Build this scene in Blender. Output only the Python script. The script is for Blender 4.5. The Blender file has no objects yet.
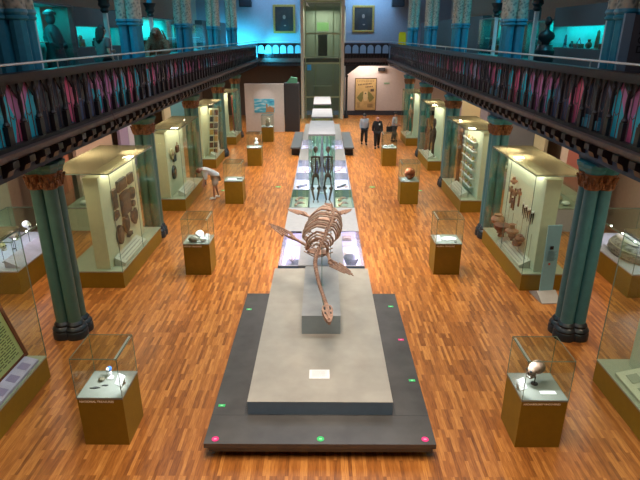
import bpy, bmesh, math, random
from mathutils import Vector, Matrix
random.seed(7)
PI = math.pi
S = bpy.context.scene
COL = S.collection

# ------------------------------------------------------------ camera
cd = bpy.data.cameras.new('camera'); cam = bpy.data.objects.new('camera', cd); COL.objects.link(cam)
cd.sensor_width = 36; cd.lens = 532.1 / 640 * 36; cd.clip_start = .05; cd.clip_end = 200
cam.location = (0, 0, 6.0); cam.rotation_euler = (PI / 2 - .36737, 0, .0058)
S.camera = cam
# ------------------------------------------------------------ world, exposure
w = bpy.data.worlds.new('world'); S.world = w; w.use_nodes = True
w.node_tree.nodes['Background'].inputs[0].default_value = (.5, .6, .9, 1)
w.node_tree.nodes['Background'].inputs[1].default_value = .1
S.view_settings.view_transform = 'Standard'; S.view_settings.look = 'None'
S.view_settings.gamma = 1; S.view_settings.use_curve_mapping = False
S.view_settings.exposure = 0.55
S.cycles.transparent_max_bounces = 48
S.cycles.max_bounces = 7
try: S.cycles.sample_clamp_indirect = 4.0
except Exception: pass
# ------------------------------------------------------------ lights
def area(name, loc, size, power, color, rot=(0, 0, 0), spread=None):
    l = bpy.data.lights.new(name, 'AREA'); l.shape = 'RECTANGLE'; l.size, l.size_y = size
    l.energy = power; l.color = color
    if spread: l.spread = spread
    o = bpy.data.objects.new(name, l); COL.objects.link(o); o.location = loc; o.rotation_euler = rot
    return o
def spot(name, loc, target, power, color, angle=.6, r=.03, blend=.6):
    l = bpy.data.lights.new(name, 'SPOT'); l.energy = power; l.color = color; l.spot_size = angle
    l.spot_blend = blend; l.shadow_soft_size = r
    o = bpy.data.objects.new(name, l); COL.objects.link(o); o.location = loc
    d = Vector(target) - Vector(loc); o.rotation_euler = d.to_track_quat('-Z', 'Y').to_euler()
    return o
WARM = (1, .80, .58); NEUT = (1, .93, .86); CYAN = (.02, .80, .85); COOL = (.72, .82, 1)
LV = 1.0
for yy in (5, 15, 25, 35):                                  # unseen lights added above the nave to brighten floor and hall
    area('nave_floor_fill', (0, yy, 9.7), (3.5, 6), 420 * LV * {5: .41, 15: .74, 25: .85, 35: .75}[yy], (1, .84, .66), spread=math.radians(75))
    area('nave_roof_fill', (0, yy, 9.6), (6, 5), 110 * LV, (.78, .86, 1))
for s in (-1, 1):                                           # aisle ceiling lamps
    for yy in (7, 13, 19, 25, 31, 37):
        for dy in (-1.2, 1.2): area('aisle_lamp', (s * 6.6, yy + dy, 3.84), (.3, .3), 33 * LV, WARM)
    for yy in (13, 19, 25, 31, 37):                         # gallery blue-green wash
        area('gallery_wash', (s * 6.3, yy, 9.3), (.8, 3), 60 * LV, (.10, .72, 1.0), (0, s * .25, 0), math.radians(110))
area('far_wall_wash', (-6.6, 41.9, 5.2), (2.4, 1.0), 220, (.03, .62, 1.0), (math.radians(65), 0, 0))
area('far_wall_wash', (-4.4, 42.0, 4.9), (.3, 1.6), 260, (.03, .62, 1.0), (0, math.radians(-62), math.radians(25)))
area('far_wall_wash', (-2.5, 41.8, 9.3), (7, .6), 110, (.22, .58, 1), (math.radians(25), 0, 0))
area('far_wall_wash', (3.2, 41.8, 9.3), (3.5, .6), 120, (.25, .60, 1), (math.radians(25), 0, 0))
area('under_gallery_lamp', (3.3, 42.6, 4.08), (2.2, .4), 65, (1, .85, .76), (math.radians(15), 0, 0))

# ------------------------------------------------------------ materials
MATS = {}
def nodemat(name):
    m = bpy.data.materials.new(name); m.use_nodes = True; nt = m.node_tree
    return m, nt, nt.nodes['Principled BSDF']
def mat(name, col, rough=.5, metal=0, var=0, scale=8, bump=0, emit=0, ecol=None, stretch=(1, 1, 1), coat=0):
    if name in MATS: return MATS[name]
    m, nt, b = nodemat(name)
    b.inputs['Base Color'].default_value = (*col, 1); b.inputs['Roughness'].default_value = rough
    b.inputs['Metallic'].default_value = metal; b.inputs['Coat Weight'].default_value = coat
    if emit:
        b.inputs['Emission Color'].default_value = (*(ecol or col), 1); b.inputs['Emission Strength'].default_value = emit
    tc = nt.nodes.new('ShaderNodeTexCoord'); mp = nt.nodes.new('ShaderNodeMapping'); mp.inputs['Scale'].default_value = stretch
    nz = nt.nodes.new('ShaderNodeTexNoise'); nz.inputs['Scale'].default_value = scale; nz.inputs['Detail'].default_value = 5
    nt.links.new(tc.outputs['Object'], mp.inputs['Vector']); nt.links.new(mp.outputs['Vector'], nz.inputs['Vector'])
    v = max(var, .04)
    mx = nt.nodes.new('ShaderNodeMix'); mx.data_type = 'RGBA'
    mx.inputs[6].default_value = (*[max(0, c * (1 - v)) for c in col], 1)
    mx.inputs[7].default_value = (*[min(1, c * (1 + v)) for c in col], 1)
    cr = nt.nodes.new('ShaderNodeMapRange'); cr.inputs[1].default_value = .3; cr.inputs[2].default_value = .7
    nt.links.new(nz.outputs['Fac'], cr.inputs[0]); nt.links.new(cr.outputs[0], mx.inputs[0])
    nt.links.new(mx.outputs[2], b.inputs['Base Color'])
    if bump:
        bp = nt.nodes.new('ShaderNodeBump'); bp.inputs['Strength'].default_value = bump; bp.inputs['Distance'].default_value = .02
        nt.links.new(nz.outputs['Fac'], bp.inputs['Height']); nt.links.new(bp.outputs[0], b.inputs['Normal'])
    MATS[name] = m
    return m
def glassmat(name, tint=(.93, .97, .95), fres=.06, milky=0, mcol=(.6, .65, .5)):
    m = bpy.data.materials.new(name); m.use_nodes = True; nt = m.node_tree; nt.nodes.clear()
    out = nt.nodes.new('ShaderNodeOutputMaterial'); t = nt.nodes.new('ShaderNodeBsdfTransparent'); g = nt.nodes.new('ShaderNodeBsdfGlossy')
    t.inputs[0].default_value = (*tint, 1); g.inputs['Roughness'].default_value = .02
    fc = nt.nodes.new('ShaderNodeLayerWeight'); fc.inputs[0].default_value = .5
    lw = nt.nodes.new('ShaderNodeMath'); lw.operation = 'POWER'; lw.inputs[1].default_value = 4.2; nt.links.new(fc.outputs['Facing'], lw.inputs[0])
    mp = nt.nodes.new('ShaderNodeMath'); mp.operation = 'MULTIPLY_ADD'; mp.inputs[1].default_value = .38; mp.inputs[2].default_value = fres * .2
    nt.links.new(lw.outputs[0], mp.inputs[0])
    mx = nt.nodes.new('ShaderNodeMixShader'); nt.links.new(mp.outputs[0], mx.inputs[0]); nt.links.new(t.outputs[0], mx.inputs[1]); nt.links.new(g.outputs[0], mx.inputs[2])
    last = mx
    if milky:
        d = nt.nodes.new('ShaderNodeBsdfDiffuse'); d.inputs[0].default_value = (*mcol, 1)
        m2 = nt.nodes.new('ShaderNodeMixShader'); m2.inputs[0].default_value = milky
        nt.links.new(mx.outputs[0], m2.inputs[1]); nt.links.new(d.outputs[0], m2.inputs[2]); last = m2
    nt.links.new(last.outputs[0], out.inputs[0]); MATS[name] = m
    return m
GLASS = glassmat('clear_glass'); GREENGLASS = glassmat('green_glass', (.93, .985, .95)); ROOFGLASS = glassmat('frosted_roof_glass', (.9, .9, .78), .06, .5, (.27, .25, .15))
EDGE = mat('glass_edge', (.16, .22, .18), .2)

def floor_mat():
    m, nt, b = nodemat('oak_strip_floor'); L = nt.links.new
    tc = nt.nodes.new('ShaderNodeTexCoord'); sep = nt.nodes.new('ShaderNodeSeparateXYZ'); cmb = nt.nodes.new('ShaderNodeCombineXYZ')
    L(tc.outputs['Object'], sep.inputs[0]); L(sep.outputs['Y'], cmb.inputs[0]); L(sep.outputs['X'], cmb.inputs[1])
    br = nt.nodes.new('ShaderNodeTexBrick'); br.inputs['Scale'].default_value = 1; br.inputs['Brick Width'].default_value = .50
    br.inputs['Row Height'].default_value = .055; br.inputs['Mortar Size'].default_value = .0015; br.offset = .37; br.offset_frequency = 3
    br.inputs['Color1'].default_value = (0, 0, 0, 1); br.inputs['Color2'].default_value = (1, 1, 1, 1); br.inputs['Mortar'].default_value = (.25, .25, .25, 1)
    L(cmb.outputs[0], br.inputs['Vector'])
    ramp = nt.nodes.new('ShaderNodeValToRGB'); e = ramp.color_ramp.elements
    e[0].position = 0; e[0].color = (.14, .040, .008, 1); e[1].position = 1; e[1].color = (.66, .28, .065, 1)
    e2 = e.new(.5); e2.color = (.38, .128, .024, 1)
    mp = nt.nodes.new('ShaderNodeMapping'); mp.inputs['Scale'].default_value = (14, 1.2, 1)
    nz = nt.nodes.new('ShaderNodeTexNoise'); nz.inputs['Scale'].default_value = 4; nz.inputs['Detail'].default_value = 6
    L(tc.outputs['Object'], mp.inputs[0]); L(mp.outputs[0], nz.inputs['Vector'])
    mm = nt.nodes.new('ShaderNodeMath'); mm.operation = 'MULTIPLY_ADD'; mm.inputs[1].default_value = .60
    L(br.outputs['Color'], mm.inputs[0])
    m2 = nt.nodes.new('ShaderNodeMath'); m2.operation = 'MULTIPLY_ADD'; m2.inputs[1].default_value = .9; m2.inputs[2].default_value = -.24
    L(nz.outputs['Fac'], m2.inputs[0]); L(m2.outputs[0], mm.inputs[2]); L(mm.outputs[0], ramp.inputs[0]); L(ramp.outputs[0], b.inputs['Base Color'])
    rr = nt.nodes.new('ShaderNodeMapRange'); rr.inputs[3].default_value = .26; rr.inputs[4].default_value = .42
    L(nz.outputs['Fac'], rr.inputs[0]); L(rr.outputs[0], b.inputs['Roughness'])
    bp = nt.nodes.new('ShaderNodeBump'); bp.inputs['Strength'].default_value = .08; bp.inputs['Distance'].default_value = .01
    L(br.outputs['Fac'], bp.inputs['Height']); bp.invert = True; L(bp.outputs[0], b.inputs['Normal'])
    return m
def gap_light_mat():
    "coloured light between the gallery balusters, painted as rose, sky blue and slate patches"
    m, nt, b = nodemat('painted_gap_light'); L = nt.links.new
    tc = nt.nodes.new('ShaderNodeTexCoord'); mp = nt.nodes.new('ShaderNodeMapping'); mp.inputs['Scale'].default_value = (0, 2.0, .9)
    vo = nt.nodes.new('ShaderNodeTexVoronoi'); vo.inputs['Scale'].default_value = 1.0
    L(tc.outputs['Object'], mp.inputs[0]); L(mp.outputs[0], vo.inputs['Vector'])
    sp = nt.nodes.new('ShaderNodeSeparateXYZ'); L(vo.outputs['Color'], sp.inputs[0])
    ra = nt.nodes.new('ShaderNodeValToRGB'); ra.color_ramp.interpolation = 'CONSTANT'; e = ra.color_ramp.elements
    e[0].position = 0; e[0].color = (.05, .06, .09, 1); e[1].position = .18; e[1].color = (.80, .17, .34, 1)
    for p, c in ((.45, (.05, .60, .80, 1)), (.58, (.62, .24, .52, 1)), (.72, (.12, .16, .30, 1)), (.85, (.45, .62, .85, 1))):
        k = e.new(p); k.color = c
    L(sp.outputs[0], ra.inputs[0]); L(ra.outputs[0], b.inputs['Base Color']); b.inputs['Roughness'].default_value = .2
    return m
def scroll_mat():
    m, nt, b = nodemat('pale_scrollwork_paint'); L = nt.links.new
    tc = nt.nodes.new('ShaderNodeTexCoord'); vo = nt.nodes.new('ShaderNodeTexVoronoi'); vo.feature = 'SMOOTH_F1'; vo.inputs['Scale'].default_value = 15
    L(tc.outputs['Object'], vo.inputs['Vector'])
    ra = nt.nodes.new('ShaderNodeValToRGB'); e = ra.color_ramp.elements
    e[0].position = .12; e[0].color = (.13, .17, .16, 1); e[1].position = .5; e[1].color = (.44, .44, .36, 1)
    L(vo.outputs['Distance'], ra.inputs[0]); L(ra.outputs[0], b.inputs['Base Color'])
    bp = nt.nodes.new('ShaderNodeBump'); bp.inputs['Strength'].default_value = .6; bp.inputs['Distance'].default_value = .03
    L(vo.outputs['Distance'], bp.inputs['Height']); L(bp.outputs[0], b.inputs['Normal'])
    return m
def ramp_mat(name, stops, scale=(1, 1, 1), tex='noise', rough=.5, ns=2):
    m, nt, b = nodemat(name); L = nt.links.new
    tc = nt.nodes.new('ShaderNodeTexCoord'); mp = nt.nodes.new('ShaderNodeMapping'); mp.inputs['Scale'].default_value = scale
    L(tc.outputs['Object'], mp.inputs[0])
    nz = nt.nodes.new('ShaderNodeTexNoise'); nz.inputs['Scale'].default_value = ns; nz.inputs['Detail'].default_value = 6; L(mp.outputs[0], nz.inputs['Vector'])
    ra = nt.nodes.new('ShaderNodeValToRGB'); e = ra.color_ramp.elements
    e[0].position, e[0].color = stops[0][0], (*stops[0][1], 1); e[1].position, e[1].color = stops[-1][0], (*stops[-1][1], 1)
    for p, c in stops[1:-1]:
        k = e.new(p); k.color = (*c, 1)
    L(nz.outputs['Fac'], ra.inputs[0]); L(ra.outputs[0], b.inputs['Base Color']); b.inputs['Roughness'].default_value = rough
    return m
FLOOR = floor_mat(); GAPLIGHT = gap_light_mat(); SCROLL = scroll_mat()
OCHRE = mat('ochre_laminate', (.25, .145, .006), .45, var=.06)
DECK = mat('display_deck', (.25, .26, .23), .5)
SAGE = mat('sage_deck', (.34, .36, .27), .5)
CREAM = mat('cream_panel', (.66, .62, .42), .6)
PALE = mat('pale_green_panel', (.66, .68, .52), .6)
GREEN = mat('column_green_paint', (.062, .145, .115), .42, var=.08)
BLUEGR = mat('column_blue_green_paint', (.050, .170, .185), .4, var=.08)
TEAL = mat('teal_paint', (.03, .24, .36), .4, var=.1)
BLACKP = mat('black_base_paint', (.012, .017, .020), .38)
COPPER = mat('bronze_leaf', (.21, .085, .030), .45, .25, var=.45, scale=24, bump=.6)
DARKWOOD = mat('dark_stained_wood', (.014, .009, .011), .4, var=.3, scale=12)
RAILWOOD = mat('rail_wood', (.036, .017, .016), .38, var=.25, scale=10)
LEDGE = mat('ledge_wood', (.12, .078, .066), .5, var=.2)
NAVY = mat('navy_paint', (.007, .012, .034), .5, var=.15)
BLUEP = mat('blue_paint', (.012, .055, .135), .5, var=.15)
STEEL = mat('brushed_steel', (.62, .58, .54), .3, .7)
IRON = mat('iron_rod', (.14, .10, .11), .45, .4)
CONC = mat('microcement_grey', (.34, .31, .265), .55, var=.13, scale=2.2, bump=.05)
CONCSIDE = mat('blue_grey_panel', (.13, .19, .26), .4, var=.05)
SLAB = mat('charcoal_gloss_slab', (.085, .080, .076), .26, var=.22, scale=1.6)
SLABBLUE = mat('slab_skirt', (.10, .13, .19), .4)
BONE = mat('brown_fossil_bone', (.37, .205, .135), .55, var=.35, scale=14, bump=.3)
BONE3 = mat('dark_bone', (.15, .085, .055), .55, var=.35, scale=14)
BONE2 = mat('pale_bone', (.50, .36, .27), .6, var=.3, scale=12)
WHITE = mat('white_card', (.80, .80, .80), .6)
LILAC = mat('lilac_panel', (.50, .44, .66), .5, var=.15, scale=3)
WALLC = mat('warm_white_wall', (.60, .53, .47), .8)
WALLG = mat('lilac_grey_wall', (.36, .35, .40), .8)
WALLU = mat('upper_wall', (.46, .36, .28), .8)
DGREY = mat('dark_grey_partition', (.085, .078, .082), .6)
CHAR = mat('charcoal', (.02, .02, .024), .5)
BLACK = mat('matt_black', (.008, .008, .01), .5)
CEIL = mat('aisle_ceiling', (.35, .31, .27), .8)
TEALB = mat('turquoise_niche', (.10, .62, .62), .6)
GOLD = mat('gilt_frame', (.55, .33, .09), .35, .5, var=.3, scale=30, bump=.4)

# ------------------------------------------------------------ mesh builder
class M:
    def __init__(s): s.bm = bmesh.new()
    def _x(s, vs, mtx):
        if mtx is not None: bmesh.ops.transform(s.bm, matrix=mtx, verts=vs)
    def box(s, x0, x1, y0, y1, z0, z1, mtx=None, bev=0):
        r = bmesh.ops.create_cube(s.bm, size=1, matrix=Matrix.Translation(((x0 + x1) / 2, (y0 + y1) / 2, (z0 + z1) / 2)) @ Matrix.Diagonal((abs(x1 - x0), abs(y1 - y0), abs(z1 - z0), 1)))
        vs = r['verts']
        if bev:
            es = list({e for v in vs for e in v.link_edges})
            rr = bmesh.ops.bevel(s.bm, geom=es, offset=bev, segments=2, affect='EDGES', profile=.5)
            vs = list({v for f in rr['faces'] for v in f.verts} | {v for v in vs if v.is_valid})
        s._x(vs, mtx); return s
    def cone(s, p0, p1, r0, r1=None, n=10):
        p0, p1 = Vector(p0), Vector(p1); r1 = r0 if r1 is None else r1; d = p1 - p0
        if d.length < 1e-6: return s
        q = d.to_track_quat('Z', 'Y').to_matrix().to_4x4()
        bmesh.ops.create_cone(s.bm, cap_ends=True, segments=n, radius1=r0, radius2=max(r1, 1e-4), depth=d.length, matrix=Matrix.Translation((p0 + p1) / 2) @ q)
        return s
    def ball(s, c, r, n=10, mtx=None):
        if not hasattr(r, '__len__'): r = (r, r, r)
        mm = Matrix.Translation(c) @ (mtx or Matrix()) @ Matrix.Diagonal((*r, 1))
        bmesh.ops.create_uvsphere(s.bm, u_segments=n, v_segments=max(5, n * 2 // 3), radius=1, matrix=mm); return s
    def lathe(s, prof, c=(0, 0, 0), n=20, mtx=None):
        rings = []; nv = []
        for r, z in prof:
            ring = [s.bm.verts.new((c[0] + r * math.cos(2 * PI * k / n), c[1] + r * math.sin(2 * PI * k / n), c[2] + z)) for k in range(n)]
            rings.append(ring); nv += ring
        for a, b in zip(rings, rings[1:]):
            for k in range(n): s.bm.faces.new((a[k], a[(k + 1) % n], b[(k + 1) % n], b[k]))
        s.bm.faces.new(rings[0][::-1]); s.bm.faces.new(rings[-1]); s._x(nv, mtx); return s
    def prism(s, pts, axis, a, b, mtx=None):
        "polygon pts in the plane across axis, extruded from a to b"
        def P(u, v, t): return {'x': (t, u, v), 'y': (u, t, v), 'z': (u, v, t)}[axis]
        A = [s.bm.verts.new(P(u, v, a)) for u, v in pts]; B = [s.bm.verts.new(P(u, v, b)) for u, v in pts]
        s.bm.faces.new(A[::-1]); s.bm.faces.new(B); n = len(pts)
        for k in range(n): s.bm.faces.new((A[k], A[(k + 1) % n], B[(k + 1) % n], B[k]))
        s._x(A + B, mtx); return s
    def tube(s, pts, rad, n=8):
        pts = [Vector(p) for p in pts]
        if not hasattr(rad, '__len__'): rad = [rad] * len(pts)
        rings = []; up = Vector((0, 0, 1))
        for i, p in enumerate(pts):
            t = (pts[min(i + 1, len(pts) - 1)] - pts[max(i - 1, 0)]).normalized()
            a = t.cross(up)
            if a.length < .05: a = t.cross(Vector((1, 0, 0)))
            a.normalize(); b = t.cross(a)
            rings.append([s.bm.verts.new(p + rad[i] * (math.cos(2 * PI * k / n) * a + math.sin(2 * PI * k / n) * b)) for k in range(n)])
        for A, B in zip(rings, rings[1:]):
            for k in range(n): s.bm.faces.new((A[k], A[(k + 1) % n], B[(k + 1) % n], B[k]))
        s.bm.faces.new(rings[0][::-1]); s.bm.faces.new(rings[-1]); return s
    def rough(s, amp, seed=0):
        rnd = random.Random(seed)
        for v in s.bm.verts: v.co += Vector((rnd.uniform(-amp, amp), rnd.uniform(-amp, amp), rnd.uniform(-amp, amp)))
        return s
    def build(s, name, mt, parent=None, smooth=False, loc=None):
        bmesh.ops.recalc_face_normals(s.bm, faces=s.bm.faces[:])
        me = bpy.data.meshes.new(name); s.bm.to_mesh(me); s.bm.free(); me.materials.append(mt)
        if smooth:
            for p in me.polygons: p.use_smooth = True
            try: me.set_sharp_from_angle(angle=math.radians(42))
            except Exception: pass
        o = bpy.data.objects.new(name, me); COL.objects.link(o)
        if parent: o.parent = parent
        if loc: o.location = loc
        return o
def tag(o, label=None, cat=None, group=None, kind=None):
    if label: o['label'] = label
    if cat: o['category'] = cat
    if group: o['group'] = group
    if kind: o['kind'] = kind
    return o
def thing(name, label, cat, loc=(0, 0, 0), rz=0, group=None):
    o = bpy.data.objects.new(name, None); o.empty_display_size = .1; COL.objects.link(o)
    o.location = loc; o.rotation_euler = (0, 0, rz); return tag(o, label, cat, group)
def struct(name, m, mt, parent=None, **k):
    o = m.build(name, mt, parent, **k)
    if not parent: o['kind'] = 'structure'
    return o
def dup(root, loc, rz=None, label=None, group=None, scale=None):
    def cp(o, par):
        c = o.copy(); COL.objects.link(c); c.parent = par
        for ch in list(o.children): cp(ch, c)
        return c
    r = cp(root, None); r.location = loc
    if rz is not None: r.rotation_euler = (0, 0, rz)
    if label: r['label'] = label
    if group: r['group'] = group
    if scale: r.scale = scale
    return r
def text(name, body, size, mt, parent, loc, rot, depth=.002, align='LEFT'):
    c = bpy.data.curves.new(name, 'FONT'); c.body = body; c.size = size; c.extrude = depth; c.align_x = align; c.offset = size * .025
    t = bpy.data.objects.new(name, c); COL.objects.link(t)
    bpy.context.view_layer.update()
    me = bpy.data.meshes.new_from_object(t.evaluated_get(bpy.context.evaluated_depsgraph_get()))
    bpy.data.objects.remove(t); me.materials.clear(); me.materials.append(mt)
    o = bpy.data.objects.new(name, me); COL.objects.link(o); o.parent = parent; o.location = loc; o.rotation_euler = rot
    return o
def skin(name, joints, edges, mt, parent, root=0, sub=2, loc=None):
    me = bpy.data.meshes.new(name); me.from_pydata([j[0] for j in joints], edges, []); me.materials.append(mt)
    o = bpy.data.objects.new(name, me); COL.objects.link(o); o.parent = parent
    if loc: o.location = loc
    md = o.modifiers.new('skin', 'SKIN'); md.use_smooth_shade = True
    for i, j in enumerate(joints):
        r = j[1]; me.skin_vertices[0].data[i].radius = (r, r) if not hasattr(r, '__len__') else r
    me.skin_vertices[0].data[root].use_root = True
    sb = o.modifiers.new('sub', 'SUBSURF'); sb.levels = sub; sb.render_levels = sub
    return o

CX = -.04          # centre axis of the nave
YB = 43.6          # far wall
XG = 4.9           # gallery front
# ============================================================ setting
struct('floor', M().box(-9.6, 9.6, -3, YB, -.1, 0), FLOOR)
struct('wall_left', M().box(-9.8, -9.6, -3, YB, 0, 10), WALLU)
struct('wall_right', M().box(9.6, 9.8, -3, YB, 0, 10), WALLU)
struct('wall_front', M().box(-9.8, 9.8, -3.2, -3, 0, 10), WALLU)
bw = struct('wall_back', M().box(-9.8, -1.75, YB, YB + .2, 0, 10).box(1.68, 9.8, YB, YB + .2, 0, 10).box(-1.75, 1.68, YB, YB + .2, 8.05, 10), WALLG)
struct('wall_alcove', M().box(-1.9, 1.85, 46.3, 46.5, 0, 8.3).box(-1.95, -1.75, YB + .2, 46.3, 0, 8.3).box(1.68, 1.88, YB + .2, 46.3, 0, 8.3), mat('alcove_green', (.24, .26, .21), .7))
struct('ceiling', M().box(-9.8, 9.8, -3, 46.5, 10, 10.2), mat('roof_dark', (.25, .22, .2), .8))
struct('baseboard_back', M().box(1.7, 9.6, YB - .04, YB, 0, .36), mat('navy_skirting', (.03, .035, .055), .5))
# lower wall colour behind the poster
struct('wall_lower', M().box(1.75, 9.6, YB - .03, YB - .005, .36, 3.95), mat('rosy_white_wall', (.62, .54, .50), .8))
struct('wall_lower_left_shade', M().box(-9.6, -1.75, YB - .03, YB - .005, 0, 3.95), mat('shade_taupe', (.12, .09, .075), .8))  # dark sheet: shade under the far gallery put into the wall colour
# galleries
for s, nm in ((-1, 'left'), (1, 'right')):
    a, b = sorted((s * 5.02, s * 9.6))
    struct('floor_gallery_' + nm, M().box(a, b, -3, YB, 4.12, 4.4), mat('gallery_boards', (.10, .07, .06), .5, var=.2))
    struct('ceiling_aisle_' + nm, M().box(a, b, -3, YB, 3.98, 4.12), CEIL)
struct('floor_gallery_far', M().box(-5.02, 5.02, 41.9, YB, 4.12, 4.4), MATS['gallery_boards'])
# ---- gallery edge: fascia with brackets
PITCH = .5; NB = 68; Y0 = 7.3
for s, nm, fm in ((-1, 1, NAVY), (1, 2, BLUEP)):
    e = struct('trim_%d' % nm, M().box(*sorted((s * 4.93, s * 5.02)), -2, YB - 1.8, 3.86, 4.2), fm)
    e.name = 'trim_%d' % nm
    struct('ledge', M().box(*sorted((s * 4.72, s * 5.02)), -2, YB - 1.8, 4.24, 4.31).box(*sorted((s * 4.78, s * 5.02)), -2, YB - 1.8, 4.19, 4.24), LEDGE, e)
    br = None
    for k in range(NB):
        y = Y0 + .25 + k * PITCH
        if br is None:
            br = M().prism([(s * 4.93, 4.19), (s * 4.73, 4.19), (s * 4.73, 4.08), (s * 4.82, 4.04), (s * 4.86, 3.95), (s * 4.93, 3.93)], 'y', -.09, .09).build('bracket', DARKWOOD, e, loc=(0, y, 0))
        else:
            c = br.copy(); COL.objects.link(c); c.parent = e; c.location = (0, y, 0)
# ---- balustrades
def balustrade(s, label):
    t = thing('balustrade', label, 'balustrade', (s * XG, 0, 4.31))
    M().box(-.11, .11, -2, 41.7, 1.03, 1.13, bev=0).box(-.07, .07, -2, 41.7, .98, 1.03).build('wooden_rail', RAILWOOD, t)
    M().tube([(0, -2, 1.26), (0, 41.6, 1.26)], .022, 10).build('steel_handrail', STEEL, t)
    M().box(-.05, .05, -2, 41.7, 0, .07).build('bottom_rail', DARKWOOD, t)
    M().box(s * .06 - .006, s * .06 + .006, -2, 41.7, .05, 1.0).build('gap_light_panel', GAPLIGHT, t)  # added panel, painted with the pink and blue light behind the railing
    b0 = r0 = h0 = None
    for k in range(NB):
        y = Y0 + k * PITCH
        if b0 is None:
            b = M().box(-.04, .04, -.06, .06, .05, .36)
            b.lathe([(.045, .36), (.055, .39), (.034, .43), (.026, .48), (.036, .66), (.026, .82), (.042, .86), (.032, .9), (.03, 1.0)], n=10)
            b0 = b.build('baluster', DARKWOOD, t, loc=(0, y, 0))
            # pointed arch head between two balusters
            h = M()
            for d in (-1, 1):
                h.prism([(.25 + d * .215, .74), (.25 + d * .215, 1.0), (.25 + d * .03, 1.0), (.25 + d * .08, .90), (.25 + d * .14, .84), (.25 + d * .18, .80)], 'x', s * .0, s * .03)
            h0 = h.build('arch_head', DARKWOOD, t, loc=(0, y, 0))
            r = M()
            for d in (.17, .33):
                r.cone((-.02, d, .05), (-.02, d, 1.0), .009, n=6)
            r.tube([(-.02, .17, .5), (-.02, .25, .44), (-.02, .33, .5)], .008, 6)
            r0 = r.build('rod_pair', IRON, t, loc=(0, y, 0))
        else:
            for o in (b0, h0, r0):
                c = o.copy(); COL.objects.link(c); c.parent = t; c.location = (0, y, 0)
    for k in range(5):
        y = 11.6 + 5.95 * k
        M().cone((-s * .12, y, 1.0), (-s * .2, y + .75, -.35), .008, n=6).build('diagonal_stay', IRON, t)
    for k in range(13):
        M().cone((0, 1 + 3.1 * k, 1.12), (0, 1 + 3.1 * k, 1.27), .012, n=6).build('handrail_post', STEEL, t)
    return t
balustrade(-1, 'long dark wooden balustrade with panels painted as coloured light along left gallery')
balustrade(1, 'long dark wooden balustrade with panels painted as coloured light along right gallery')
# far balustrade in two stretches
for x0, x1, lab in ((-4.9, -1.62, 'short arcaded balustrade across far wall, left of the glass lift'), (1.55, 4.9, 'short arcaded balustrade across far wall, right of the glass lift')):
    n = 6 if x0 < 0 else 6
    t = thing('arcade_balustrade', lab, 'balustrade', (x0, 41.95, 3.86)); W = x1 - x0
    M().box(0, W, -.06, .06, 1.52, 1.6).build('wooden_rail', RAILWOOD, t)
    M().tube([(0, 0, 1.72), (W, 0, 1.72)], .02).build('steel_handrail', STEEL, t)
    M().box(0, W, -.08, .08, .0, .12).box(0, W, -.07, .07, .80, .88).build('middle_rail', DARKWOOD, t)
    p = W / n
    for k in range(n):
        a = M(); c0 = (k + .5) * p; rr = p * .40; zt = 1.25
        arc = [(c0 + rr * math.cos(q * PI / 10), zt + rr * math.sin(q * PI / 10)) for q in range(11)]
        # frame around the arch opening
        a.box(k * p, c0 - rr, -.03, .03, .88, 1.52).box(c0 + rr, (k + 1) * p, -.03, .03, .88, 1.52)
        for q in range(10):
            (u0, v0), (u1, v1) = arc[q], arc[q + 1]
            a.prism([(u0, v0), (u1, v1), (u1, 1.52), (u0, 1.52)], 'y', -.03, .03)
        a.build('arch_frame', DARKWOOD, t)
    M().box(0, W, .05, .06, .12, .8).build('backing_board', DARKWOOD, t)
    for k in range(int(W / .22)):
        M().box(k * .22 + .03, k * .22 + .13, -.04, .04, .12, .8).build('slat', DARKWOOD, t)
# post under the far gallery
t = thing('iron_post', 'slim black iron post under far gallery right of the lift', 'post', (1.78, 42.0, 0))
M().lathe([(.16, 0), (.16, .3), (.08, .4), (.075, 3.0), (.12, 3.1), (.12, 3.2)], n=12).build('shaft', BLACKP, t, True)
M().prism([(0, 3.2), (.9, 3.84), (.9, 3.86), (-.12, 3.86), (-.12, 3.2)], 'y', -.06, .06).build('bracket', BLACKP, t)
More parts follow.
